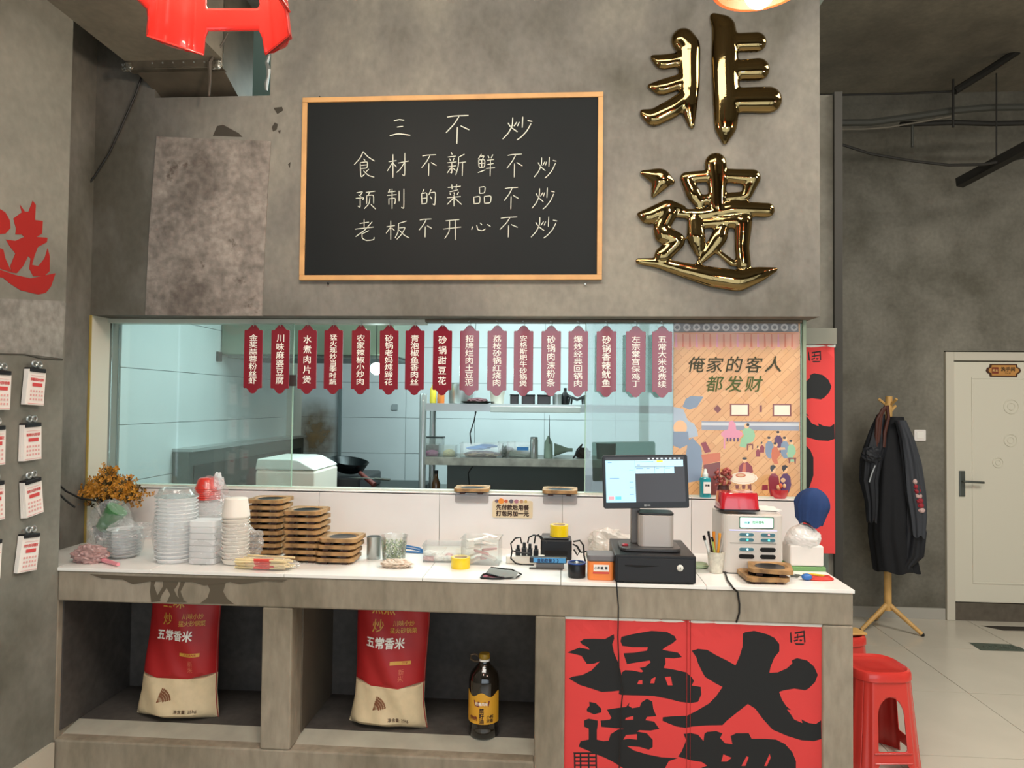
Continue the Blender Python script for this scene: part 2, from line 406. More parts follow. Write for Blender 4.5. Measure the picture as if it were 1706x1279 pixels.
# half wall with tiled face and sill
ph = struct('wall_partition', G().box((-2.05, YBS+.008, 0), (1.0, YBS+.10, ZS-.008)), M_grout)
xs = [-2.05, -1.6, -1.053, -.524, .004, .544, 1.0]
for a, b_ in zip(xs, xs[1:]):
    obj('wall_tile', G().box((a+.001, YBS, 1.02), (b_-.001, YBS+.01, ZS-.004)), M_wtile, ph)
    obj('sill_tile', G().box((a+.001, YBS, ZS-.008), (b_-.001, YBS+.115, ZS)), M_wtile, ph)
struct('trim_3', G().box((-2.052, YB+.0, 1.03), (-2.044, YBS+.03, ZB)), mat('white_jamb', '#cfcabb', .35))
struct('trim_4', G().box((-2.05, YB-.004, 1.03), (-2.043, YB+.004, ZB)), mat('yellowed_caulk', '#a58f4c', .5))
# kitchen shell
kb = struct('wall_kitchen_back', G().box((-2.2, YK+.008, 0), (XQ-.01, YK+.1, HC)), M_kgrout)
kz = [1.0, 1.262, 1.53, 1.797, 2.064, 2.33]
for a in range(8):
    x0 = -2.046+a*.524-.18; x1 = x0+.521; x0 = max(x0, -2.046); x1 = min(x1, XQ-.01)
    if x0 >= x1: continue
    for z0, z1 in zip(kz, kz[1:]):
        obj('wall_tile', G().box((x0, YK, z0+.0015), (x1, YK+.01, z1-.0015)), M_ktile, kb)
kl = struct('wall_kitchen_left', G().box((-2.052, YW+.06, 0), (-2.047, YK, 3.3)), M_kgrout)
for z0, z1 in zip(kz, kz[1:]):
    obj('wall_tile', G().box((-2.047, YW+.07, z0+.0015), (-2.040, YK-.01, z1-.0015)), M_ktile, kl)
struct('ceiling_kitchen', G().box((-2.05, YB+.18, 3.5), (XQ-.01, YK, 3.6)), mat('kitchen_ceiling', '#a8b0a8', .6))
struct('floor_kitchen', G().box((-2.05, YBS+.1, 0), (XQ-.01, YK, .01)), M_grout)
# hatch window
wn = thing('window_1', 'sliding glass kitchen hatch in a slim frame', 'window'); del wn['category'], wn['label']; wn['kind'] = 'structure'
g = G().box((-2.044, YW-.03, ZB-.02), (-.6, YW+.04, ZB-.002)); obj('top_track', g, M_alu, wn)
g = G().box((-.6, YW-.03, ZB-.012), (1.0, YW+.04, ZB-.002)); obj('top_track', g, mat('bronze_track', '#6a5d4a', .5), wn)
obj('bottom_track', G().box((-2.044, YW-.012, ZS), (1.0, YW+.03, ZS+.008)), M_alu, wn)
def pane(x0, x1, y, m, edge=True):
    p = obj('pane', G().box((x0, y-.003, ZS+.006), (x1, y+.003, ZB-.014)), m, wn)
    return p
g487, g975 = at(487, 700, 'Y', YW).x, at(975, 700, 'Y', YW).x
gr = at(1335, 700, 'Y', YW).x
pane(-2.04, g487, YW, M_glassA); pane(g975+.03, gr, YW+.02, M_glassB); pane(g975, gr, YW, M_glassC)
M_edge = mat('glass_edge', '#9fc0ac', .2)
for x, y in ((g487, YW), (g975, YW), (gr, YW)):
    obj('pane_edge', G().box((x-.002, y-.0035, ZS+.006), (x+.002, y+.0035, ZB-.014)), M_edge, wn)
obj('latch', G().box((g487-.02, YW-.012, 1.715), (g487+.02, YW-.002, 1.765)), M_steeld, wn)
obj('jamb', G().box((gr+.001, YW-.02, ZS), (gr+.014, YW+.03, ZB)), mat('green_jamb', '#8d9a84', .4), wn)

# door
dt = thing('door_1', 'x', 'x', (3.0, YD, 0)); del dt['category'], dt['label']; dt['kind'] = 'structure'
def lx(p): return p[0]-3.0
obj('door_frame', G().box((0, -.03, 0), (.062, .05, 2.09)).box((.062, -.03, 2.022), (.97, .05, 2.09)).box((.97, -.03, 0), (1.03, .05, 2.09)), M_frame, dt, bevel=.004)
dp = obj('door_panel', G().box((.068, -.012, .14), (.965, .03, 2.015)), M_door, dt, bevel=.006)
g = G()
for a, b_ in (((.20, .30), (.215, 1.88)), ((.20, .285), (.85, .30)), ((.20, 1.88), (.85, 1.895)), ((.835, .30), (.85, 1.88))):
    g.box((a[0], -.017, a[1]), (b_[0], -.012, b_[1]))
obj('moulding', g, M_door, dp, bevel=.003)
g = G()
for px, py, r in ((1683, 677, .055), (1682, 733, .048), (1661, 770, .038)):
    p = at(px, py, 'Y', YD); n = 24
    for rr, q in ((r, .008), (r*.5, .006)):
        pts = [(p.x-3+rr*math.cos(2*PI*k/n), -.013, p.z+rr*math.sin(2*PI*k/n)) for k in range(n+1)]; g.tube(pts, q*.6, 6)
obj('rosette_moulding', g, M_door, dp, smooth=True)
p = at(1601, 805, 'Y', YD)
hd = obj('door_handle', G().box((p.x-3-.022, -.022, p.z-.10), (p.x-3+.022, -.012, p.z+.10)), M_steeld, dt, bevel=.004)
obj('lever', G().tube([(p.x-3, -.02, p.z+.02), (p.x-3, -.06, p.z+.02), (p.x-3+.02, -.065, p.z+.02), (p.x-3+.14, -.06, p.z+.015)], .009, 8), M_steeld, hd, smooth=True)
struct('trim_5', G().box((3.062, YD-.02, 0), (3.97, YD+.05, .135)), mat('dark_threshold', '#5d554a', .6, noise=.2))
struct('wall_closet', G().box((2.9, YD+.1, 0), (4.2, YD+.15, 2.2)), M_dark)

# soffit box along the left wall, flange and tin duct into the hole
YF = 2.83
f0, f1 = at(215, 108, 'X', XL), at(372, 116, 'Y', YF)
zf = f1.z+.01
struct('trim_6', G().box((XL, -3.5, zf+.03), (f1.x, YF-.012, HC)), M_ceil)
dc = thing('air_duct', 'grimy metal air duct with taped flange entering the wall hole', 'duct', (0, 0, 0))
g = G().box((XL+.01, YF-.012, zf), (f1.x, YF+.004, zf+.06)).box((f1.x-.05, YF-.012, zf+.06), (f1.x, YF+.004, zf+.6))
g.box((XL+.01, YF-.012, zf-.006), (f1.x, YF+.03, zf))
obj('flange', g, mat('taped_tin', '#827a6c', .35, metal=.7, noise=.3, nscale=14, bump=.5), dc, bevel=.002)
g = G(); a0, a1 = XL+.03, f1.x-.004; b0, b1 = h0.x+.03, h1.x-.17
A = [(a0, YF, zf), (a1, YF, zf), (a1, YF, zf+.55), (a0, YF, zf+.55)]; B_ = [(b0, YB+.2, h0.z-.03), (b1, YB+.2, h0.z-.03), (b1, YB+.2, zf+.45), (b0, YB+.2, zf+.45)]
g.add(A+B_, [(0, 1, 5, 4), (1, 2, 6, 5), (2, 3, 7, 6), (3, 0, 4, 7)])
obj('duct_body', g, mat('dark_tin', '#6a6255', .5, metal=.3, noise=.3, nscale=8), dc)
g = G()
for k in range(7): obj('rivet', G().ball((XL+.12+k*.045, YF-.014, zf+.018), .004, 6, 4), M_steel, dc)
g = G()
for bx_, bz in ((XL+.015, zf+.02), (f1.x-.02, zf+.02)):
    b2 = crumple((bx_, YF-.02, bz-.02), (.024, .006, .020), 3, .5, 16, 10, base=False); obj('foil_tape', b2, mat('foil', '#b0aca0', .25, metal=.9), dc)
# frayed edge inside the hole
g = G(); pts = [(h1.x-.012+R_.uniform(-.006, .006), YB-.004, h0.z+.02+k*.03) for k in range(12)]
g.tube(pts, [R_.uniform(.004, .011) for _ in pts], 6); obj('edge_tape', g, M_steel, dc)

# ------------------------------------------------------------------ service counter with niches
def zc(px, py): return at(px, py, 'Y', YC)
n1a, n1b, n2a, n2b, n3a, n3b = -1.842, zc(437, 1014).x, zc(487, 1012).x, zc(892, 1025).x, zc(942, 1026).x, zc(1371, 1039).x
ZT, ZL = .908, .405
ct = thing('service_counter', 'long grey cement service counter with white tiled top and open niches', 'counter', (-.43, YC, 0))
def L3(a): return (a[0]+.43, a[1]-YC, a[2])
def cb(g, a, b_): return g.box(L3(a), L3(b_))
g = G()
YBK = 2.95
cb(g, (XL, YC, ZT), (XR, YBS, TC-.012))
cb(g, (XL, YC, 0), (n2b, YBS, ZL)); cb(g, (-2.04, YC+.002, 0), (XL, YBS, TC-.012))
cb(g, (n1b, YC, ZL), (n2a, YBS, ZT)); cb(g, (n2b, YC, 0), (n3a, YBS, ZT)); cb(g, (n3b, YC, 0), (XR, YBS, ZT))
obj('cement_body', g, M_counter, ct, bevel=.006)
g = G()
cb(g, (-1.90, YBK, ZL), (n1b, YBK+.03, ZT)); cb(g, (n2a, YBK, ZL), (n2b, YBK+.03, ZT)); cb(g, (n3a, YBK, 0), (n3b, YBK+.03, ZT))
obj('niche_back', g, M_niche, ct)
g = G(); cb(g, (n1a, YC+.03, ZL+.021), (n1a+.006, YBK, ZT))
obj('niche_side_shade', g, M_niche, ct)  # thin dark panel, niche shade put into its colour
g = G(); cb(g, (n2a, YC+.10, ZL+.021), (n2a+.006, YBK, ZT)); obj('niche_side_shade', g, mat('shaded_brown_niche', '#5f5548', .8, noise=.15, nscale=5), ct)  # second niche: side shade painted as a darker brown panel
g = G()
for a, b_ in ((n1a, n1b), (n2a, n2b)):
    g.add([L3(p) for p in ((a, YC+.001, ZL-.012), (b_, YC+.001, ZL-.012), (b_, YC+.13, ZL+.02), (a, YC+.13, ZL+.02))], [(0, 1, 2, 3)])
obj('sloped_ledge', g, mat('ledge_plaster', '#a3a092', .6, noise=.15, nscale=9, bump=.2), ct)
g = G()
for a, b_ in ((n1a, n1b), (n2a, n2b)): cb(g, (a, YC+.13, ZL), (b_, YBK, ZL+.02)); 
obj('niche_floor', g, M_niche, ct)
# the tiles of the top, 25 cm and 50 cm joints, in two rows
xt = [XL-.003, -1.49, -.99, -.488, 0, .5, XR+.004]
for a, b_ in zip(xt, xt[1:]):
    obj('counter_tile', G().box(L3((a+.001, YC-.004, TC-.012)), L3((b_-.001, YBS, TC))), mat('counter_tile_glaze', '#efede8', .2, noise=.02), ct, bevel=.001)
obj('counter_tile', G().box(L3((-2.05, YC+.01, TC-.012)), L3((XL-.004, YBS, TC))), MATS['counter_tile_glaze'], ct)
# dark damp stains that run down the front
for pts in ([(252,962),(262,962),(257,975),(262,990),(268,1001),(252,1003),(250,985)], [(272,966),(298,966),(296,974),(290,982),(296,994),(312,1003),(278,1003),(284,990),(278,979),(270,990),(266,1000),(262,992),(272,976)],
            [(303,962),(312,962),(306,975),(301,985),(306,998),(300,1003),(296,986)], [(345,964),(378,964),(375,975),(372,985),(378,996),(390,1006),(333,1005),(346,995),(350,982),(345,972)],
            [(150,956),(215,959),(330,962),(480,965),(470,969),(440,967),(400,973),(384,969),(340,975),(322,969),(250,968),(222,973),(205,965),(170,963)]):
    q = [zc(*p_) for p_ in pts]; g = G().add([L3((p_.x, YC-.0008-.00025*len(pts)%7*.1-(.0009 if len(pts) > 13 else 0), min(p_.z, TC-.018))) for p_ in q], [tuple(range(len(q)))]); g = fix(g)
    obj('damp_stain', g, mat('damp_cement', '#574e40', .55), ct)

# ------------------------------------------------------------------ blackboard with chalk writing
b0, b1 = at(500, 467, 'Y', YB), at(1005, 157, 'Y', YB)
bl, br = (at(508, 165, 'Y', YB).x+b0.x)/2, (b1.x+at(1002, 468, 'Y', YB).x)/2
bz0, bz1 = (b0.z+at(1002, 468, 'Y', YB).z)/2, (b1.z+at(508, 165, 'Y', YB).z)/2
bw, bh = br-bl, bz1-bz0
bb = thing('blackboard', 'large blackboard in a thin pine frame with four lines of white chalk writing', 'blackboard', ((bl+br)/2, YB, bz0))
obj('writing_surface', G().box((-bw/2+.012, -.014, .012), (bw/2-.012, -.001, bh-.012)), M_board, bb)
fw = .021
for a, b_ in (((-bw/2, 0), (bw/2, fw)), ((-bw/2, bh-fw), (bw/2, bh)), ((-bw/2, fw), (-bw/2+fw, bh-fw)), ((bw/2-fw, fw), (bw/2, bh-fw))):
    obj('frame_rail', G().box((a[0], -.022, a[1]), (b_[0], -.001, b_[1])), M_pine, bb, bevel=.002)
def bpx(x, y):      # zoomed tracing coordinates of the board writing -> board local
    p = at(490+x/3.281, 140+y/3.281, 'Y', YB-.015); return (p.x-(bl+br)/2, p.z-bz0)
U = {  # handwriting strokes in a 100 x 100 box, y down
 '不': [[(5, 8), (35, 4), (95, 2)], [(55, 6), (35, 32), (0, 62)], [(48, 42), (47, 70), (46, 100)], [(62, 38), (98, 52)]],
 '炒': [[(18, 28), (26, 44)], [(48, 24), (38, 42)], [(34, 5), (33, 38), (20, 70), (0, 96)], [(30, 48), (50, 66)], [(68, 2), (66, 48)], [(56, 24), (50, 42)], [(84, 18), (100, 22)], [(96, 30), (82, 62), (62, 88), (48, 100)]],
 '三': [[(20, 12), (45, 4), (70, 8)], [(35, 48), (65, 44)], [(0, 98), (40, 86), (100, 95)]],
 '食': [[(45, 0), (30, 25), (0, 50)], [(45, 2), (70, 22), (100, 36)], [(46, 28), (54, 34)], [(30, 42), (66, 38), (64, 62), (34, 64)], [(34, 52), (62, 50)], [(30, 44), (33, 98), (52, 84)], [(72, 66), (58, 76)], [(46, 72), (70, 90), (98, 96)]],
 '材': [[(8, 35), (44, 30)], [(28, 5), (28, 98)], [(26, 38), (2, 72)], [(30, 42), (44, 56)], [(52, 40), (100, 32)], [(82, 0), (82, 92), (70, 86)], [(80, 38), (62, 64), (44, 78)]],
 '新': [[(22, 2), (28, 12)], [(4, 22), (46, 18)], [(14, 28), (20, 38)], [(38, 26), (32, 38)], [(2, 46), (50, 42)], [(6, 62), (48, 58)], [(26, 44), (26, 90), (18, 84)], [(22, 66), (2, 88)], [(32, 68), (46, 78)], [(92, 10), (62, 22)], [(62, 22), (60, 60), (46, 96)], [(62, 46), (100, 42)], [(82, 46), (80, 100)]],
 '鲜': [[(22, 2), (4, 24)], [(18, 12), (38, 10), (28, 24)], [(6, 28), (42, 26), (40, 60), (8, 62), (6, 28)], [(8, 44), (40, 42)], [(24, 28), (24, 60)], [(2, 84), (44, 72)], [(60, 8), (66, 20)], [(88, 4), (78, 20)], [(54, 30), (94, 26)], [(56, 48), (92, 44)], [(48, 66), (100, 62)], [(74, 28), (72, 100)]],
 '预': [[(4, 16), (36, 10), (22, 28)], [(14, 26), (26, 34)], [(0, 44), (42, 40), (34, 52)], [(22, 44), (22, 90), (10, 82)], [(50, 14), (96, 8)], [(70, 12), (62, 26)], [(54, 30), (54, 72)], [(54, 30), (88, 26), (88, 70)], [(70, 38), (66, 70), (42, 96)], [(74, 74), (98, 98)]],
 '制': [[(18, 4), (8, 22)], [(12, 18), (48, 14)], [(2, 34), (54, 30)], [(12, 48), (12, 78)], [(12, 50), (48, 46), (46, 74), (40, 70)], [(30, 2), (30, 98)], [(68, 12), (68, 62)], [(94, 2), (94, 98), (80, 90)]],
 '的': [[(22, 0), (12, 20)], [(6, 24), (8, 86)], [(8, 26), (42, 20), (40, 82), (8, 84)], [(10, 54), (40, 50)], [(68, 2), (52, 34)], [(60, 22), (98, 16), (92, 94), (78, 84)], [(62, 42), (74, 58)]],
 '菜': [[(8, 16), (92, 10)], [(34, 2), (36, 24)], [(66, 0), (62, 22)], [(74, 26), (20, 36)], [(22, 42), (28, 50)], [(48, 38), (52, 48)], [(78, 36), (68, 48)], [(4, 62), (92, 56)], [(48, 50), (48, 100)], [(46, 62), (4, 92)], [(50, 62), (98, 92)]],
 '品': [[(34, 4), (36, 40)], [(34, 6), (66, 2), (62, 36), (36, 38)], [(4, 56), (6, 94)], [(4, 58), (38, 52), (36, 90), (6, 92)], [(60, 54), (62, 92)], [(60, 54), (98, 50), (94, 88), (62, 90)]],
 '老': [[(26, 20), (72, 14)], [(48, 0), (48, 40)], [(2, 46), (96, 36)], [(88, 12), (52, 50), (6, 80)], [(72, 52), (40, 66)], [(38, 54), (38, 88), (60, 98), (96, 94), (98, 82)]],
 '板': [[(2, 34), (38, 28)], [(20, 4), (20, 98)], [(18, 38), (0, 66)], [(24, 40), (36, 52)], [(88, 6), (54, 18)], [(54, 18), (52, 60), (38, 90)], [(56, 40), (84, 36), (66, 72), (46, 96)], [(56, 50), (78, 76), (100, 90)]],
 '开': [[(14, 8), (90, 2)], [(0, 48), (100, 38)], [(36, 8), (34, 60), (8, 94)], [(68, 6), (68, 100)]],
 '心': [[(8, 46), (2, 74)], [(28, 34), (34, 76), (58, 84), (74, 66)], [(46, 14), (56, 32)], [(82, 26), (100, 46)]],
}
rows = [('三', 523, 190, 635, 284), ('不', 830, 168, 960, 327), ('炒', 1140, 176, 1302, 306),
 ('食', 328, 368, 440, 515), ('材', 507, 377, 627, 514), ('不', 697, 384, 780, 502), ('新', 835, 370, 940, 502), ('鲜', 1003, 380, 1098, 504), ('不', 1163, 380, 1250, 510), ('炒', 1312, 396, 1434, 514),
 ('预', 337, 577, 448, 686), ('制', 506, 570, 606, 684), ('的', 692, 574, 776, 670), ('菜', 833, 546, 918, 668), ('品', 978, 558, 1080, 662), ('不', 1148, 562, 1228, 684), ('炒', 1300, 564, 1424, 684),
 ('老', 330, 738, 440, 858), ('板', 503, 742, 630, 853), ('不', 683, 735, 754, 838), ('开', 815, 738, 913, 852), ('心', 968, 750, 1074, 812), ('不', 1125, 724, 1224, 838), ('炒', 1295, 722, 1438, 842)]
for ch, x0, y0, x1, y1 in rows:
    g = G()
    for st in U[ch]:
        pts = [Vector(bpx(x0+(x1-x0)*a/100, y0+(y1-y0)*b_/100)) for a, b_ in st]
        sm = []
        for k in range(len(pts)-1):
            for q in range(4): sm.append(pts[k].lerp(pts[k+1], q/4))
        sm.append(pts[-1])
        if len(pts) > 2:
            for _ in range(1): sm = [sm[0]]+[(sm[k-1]+sm[k]*2+sm[k+1])/4 for k in range(1, len(sm)-1)]+[sm[-1]]
        r = fix(ribbon(sm, .0035 if y0 > 300 else .0044)); g.add(r.v, r.f)
    obj('chalk_character', shift(g, 0, -.0155, 0), M_chalk, bb)
for i, (px, py) in enumerate(((533, 162), (971, 155), (546, 472), (975, 473))):
    p = at(px, py, 'Y', YB-.01); g = G().lathe([(.004, 0), (.004, .01)], 10); g.v = [(x, -z, y) for x, y, z in g.v]
    obj('screw', g, M_steel if i == 3 else M_black, bb, loc=(p.x-(bl+br)/2, -.004, p.z-bz0))

# ------------------------------------------------------------------ brass characters, built from inflated brush strokes
def brass(name, label, strokes, grp):
    g = G(); pts_ = []
    k_ = YB/FPX
    for st in strokes:
        P = []
        for x, y, r in st:
            p = at(1000+x/2.3675, y/2.3675, 'Y', YB); P.append((Vector((p.x, 0, p.z)), r/2.3675*k_))
        S = []
        for i in range(len(P)-1):
            n = 18
            for q in range(n):
                t = q/n; S.append((P[i][0].lerp(P[i+1][0], t), P[i][1]*(1-t)+P[i+1][1]*t))
        S.append(P[-1])
        for _ in range(5): S = [S[0]]+[((S[k-1][0]+S[k][0]*2+S[k+1][0])/4, (S[k-1][1]+S[k][1]*2+S[k+1][1])/4) for k in range(1, len(S)-1)]+[S[-1]]
        # cap ends round
        for c_, r in S: g.ball(tuple(c_), r*1.16+.0025, 14, 8)
    cx = sum(v[0] for v in g.v)/len(g.v); cz = min(v[2] for v in g.v)
    g.v = [(x-cx, (y*.62 if y < 0 else y*.05)-.012, z-cz) for x, y, z in g.v]
    me = bpy.data.meshes.new(name); me.from_pydata(g.v, [], g.f)
    o = bpy.data.objects.new(name, me); COL.objects.link(o)
    r = o.modifiers.new('r', 'REMESH'); r.mode = 'VOXEL'; r.voxel_size = .0042
    s_ = o.modifiers.new('s', 'SMOOTH'); s_.factor = .6; s_.iterations = 9
    dg = bpy.context.evaluated_depsgraph_get(); m2 = bpy.data.meshes.new_from_object(o.evaluated_get(dg))
    bpy.data.objects.remove(o)
    q = obj(name, m2, M_gold); m2.polygons.foreach_set('use_smooth', [True]*len(m2.polygons))
    q.location = (cx, YB, cz); tag(q, label, 'sign', grp)
brass('brass_character', 'upper polished brass character, two pillars with three side strokes each, fixed to the cement wall', [
 [(325, 165, 40), (345, 190, 40), (350, 340, 34), (345, 420, 30), (358, 500, 10)],
 [(205, 232, 8), (245, 252, 26), (325, 240, 24)], [(195, 345, 8), (240, 352, 27), (325, 325, 26)], [(168, 450, 12), (210, 470, 30), (280, 435, 32), (340, 390, 28)],
 [(445, 75, 14), (485, 115, 40), (488, 250, 45), (495, 400, 45), (492, 500, 38), (488, 568, 7)],
 [(520, 176, 32), (612, 173, 33)], [(520, 285, 34), (620, 280, 37)], [(520, 402, 42), (660, 400, 44)]], 'brass characters on the bulkhead')
brass('brass_character', 'lower polished brass character with a long sweeping foot stroke, fixed to the cement wall', [
 [(165, 685, 8), (235, 705, 32), (282, 722, 9)], [(240, 715, 32), (208, 776, 7)],
 [(150, 848, 6), (190, 858, 28), (265, 820, 26), (322, 828, 13)], [(268, 845, 28), (238, 905, 26), (250, 930, 32), (305, 952, 26), (245, 1010, 28)],
 [(150, 1032, 10), (230, 1040, 18), (330, 1068, 25), (440, 1095, 34), (540, 1110, 36), (620, 1085, 26), (688, 1065, 7)],
 [(452, 650, 36), (458, 720, 32), (458, 820, 26)], [(334, 705, 18), (366, 770, 24), (392, 815, 14)], [(345, 705, 20), (470, 695, 22), (596, 705, 28)], [(598, 705, 26), (574, 770, 18)], [(400, 792, 18), (565, 778, 16)],
 [(300, 845, 14), (400, 850, 20), (520, 828, 27), (655, 832, 24)],
 [(368, 870, 22), (376, 940, 32), (386, 1000, 12)], [(400, 884, 18), (565, 872, 26)], [(560, 880, 30), (555, 980, 24), (562, 1045, 24)], [(480, 900, 20), (465, 940, 28), (430, 990, 20), (385, 1040, 9)], [(450, 985, 8), (520, 1042, 11)]], 'brass characters on the bulkhead')

# ------------------------------------------------------------------ rough patch, chips and cable on the bulkhead
def poly_at(pts, Y): return [(at(x, y, 'Y', Y).x, at(x, y, 'Y', Y).z) for x, y in pts]
g = G().prism(poly_at([(262, 228), (350, 232), (452, 236), (446, 330), (437, 526), (330, 526), (243, 525), (250, 380)], YB), YB-.006, YB+.01)
p0 = obj('cement_patch', g, M_patch, bulk)
for pts in ([(355, 226), (362, 210), (372, 208), (398, 222), (404, 228)], [(456, 180), (470, 178), (472, 184), (462, 190)], [(453, 212), (458, 204), (463, 207), (461, 216), (455, 219)], [(463, 218), (468, 217), (466, 223)], [(480, 274), (484, 270), (483, 280)]):
    obj('plaster_chip', G().prism(poly_at(pts, YB), YB-.0015, YB+.01), mat('bare_plaster', '#3f3a32', .9), bulk)
one('cable', G().tube([at(x, y, 'Y', YB-.02) for x, y in ((236, 128), (225, 160), (205, 205), (182, 255), (160, 290), (140, 318), (118, 345))], .004, 6), M_cable, 'thin black cable sagging across the cement wall from the duct corner', 'cable', smooth=True)
one('cable', G().tube([at(x, y, 'Y', 2.8) for x, y in ((380, 55), (372, 70), (355, 95), (349, 105), (350, 130), (348, 160))], [.004, .004, .005, .011, .006, .005], 6), mat('taped_cord', '#4c443a', .6), 'dirty cord tied in a knot on the front of the metal air duct', 'cable', smooth=True)

# ------------------------------------------------------------------ hanging menu plaques
def plaque_outline(w_, h_):
    hw, hh = w_/2, h_/2; s_ = .016; P = []
    def arc(cx, cz, r, a0, a1, n=5): return [(cx+r*math.cos(a0+(a1-a0)*k/n), cz+r*math.sin(a0+(a1-a0)*k/n)) for k in range(n+1)]
    top = arc(0, hh+.004, .019, 0, PI, 10)
    bot = arc(0, -hh-.004, .019, PI, 2*PI, 10)
    P = [(hw, -hh+.006), (hw, hh-.006)]+arc(hw, hh+.006, .012, -PI/2-.05, -PI*.98, 4)[:0]
    a_, b2 = hw-.003, .0235
    P = [(hw, hh-.003), (a_, hh), (b2+.004, hh), (b2, hh+.005), (.0195, hh+.008)]+top[1:-1]+[(-.0195, hh+.008), (-b2, hh+.005), (-b2-.004, hh), (-a_, hh), (-hw, hh-.003), (-hw, -hh+.003), (-a_, -hh), (-b2-.004, -hh), (-b2, -hh-.005), (-.0195, -hh-.008)]+bot[1:-1]+[(.0195, -hh-.008), (b2, -hh-.005), (b2+.004, -hh), (a_, -hh), (hw, -hh+.003)]
    return P
MENU = ['金奖蒜蓉粉丝虾', '川味麻婆豆腐', '水煮肉片煲', '猛火现炒当季时蔬', '农家辣椒小炒肉', '砂锅老妈炖蹄花', '青泡椒鱼香肉丝', '砂锅甜豆花',
        '招牌烂肉土豆泥', '荔枝砂锅红烧肉', '安格斯肥牛砂锅煲', '砂锅肉沫粉条', '爆炒经典回锅肉', '砂锅香辣鱿鱼', '左宗棠宫保鸡丁', '五常大米免费续']
CX = [422, 467, 512, 555.5, 601, 648, 691, 737, 782, 828, 872, 918, 963, 1010, 1059, 1103]
ORD = ['first', 'second', 'third', 'fourth', 'fifth', 'sixth', 'seventh', 'eighth', 'ninth', 'tenth', 'eleventh', 'twelfth', 'thirteenth', 'fourteenth', 'fifteenth', 'sixteenth']
YP = YB+.06
proto_pl = None
for i, (t, cx) in enumerate(zip(MENU, CX)):
    cyp = 598 + i*.30; c_ = at(cx, cyp, 'Y', YP); w_ = 32.5*YP/FPX; h_ = 100*YP/FPX
    th = thing('menu_plaque', f'glossy dark red menu plaque reading {t}, {ORD[i]} from the left over the hatch', 'sign', (c_.x, YP, c_.z), R_.uniform(-.05, .05), 'hanging menu plaques')
    if proto_pl is None:
        a = obj('plate', G().prism(plaque_outline(w_, h_), -.0025, .0025), M_plaque, th, bevel=.0008)
        zt = ZB-c_.z-.012
        b_ = obj('hook', G().tube([(0, -.004, h_/2+.016), (.003, -.008, h_/2+.022), (.004, -.002, h_/2+.03), (0, 0, zt-.006), (-.003, 0, zt), (-.006, 0, zt-.006)], .0012, 5), M_steel, th, smooth=True); proto_pl = (a, b_)
    else:
        for q in proto_pl: c2 = q.copy(); COL.objects.link(c2); c2.parent = th
    n = len(t); span = h_*.86; sz = min(.037, span/n*1.0)
    g = G()
    for k, ch in enumerate(t):
        x = shift(text_g(ch, sz, bold=.010*sz, squash=min(1.22, .038/sz)), 0, -.0032, span/2-span*(k+.5)/n); g.add(x.v, x.f)
    obj('lettering', g, M_white, th)

# ------------------------------------------------------------------ payment notice on the tiles
c_ = at(854, 848, 'Y', YBS)
nt_ = thing('notice', 'small beige notice with two lines of dark characters on the white tile wall', 'sign', (c_.x, YBS, c_.z))
obj('card', G().prism(rrect(.172, .073, .008), -.004, 0), mat('beige_card', '#d8c4a2', .5), nt_)
obj('lettering', shift(text_g('先付款后用餐', .0235, bold=.0012), 0, -.0048, .008), mat('brown_ink', '#3d281c', .6), nt_)
obj('lettering', shift(text_g('打包另加一元', .0235, bold=.0012), 0, -.0048, -.018), MATS['brown_ink'], nt_)
for x, cc, r in ((-.068, '#6c5a66', .009), (-.05, '#e08a34', .015), (-.028, '#c05a3a', .009), (-.006, '#5f5660', .011), (.016, '#a86f7c', .011), (.038, '#b98a6a', .009), (.056, '#c7a86a', .008)):
    obj('food_picture', G().prism([(x+r*math.cos(a*PI/5)*(1 if a % 2 else .75), .034+r*.8*math.sin(a*PI/5)) for a in range(10)], -.0055, -.001), mat('pic'+cc, cc, .5), nt_)

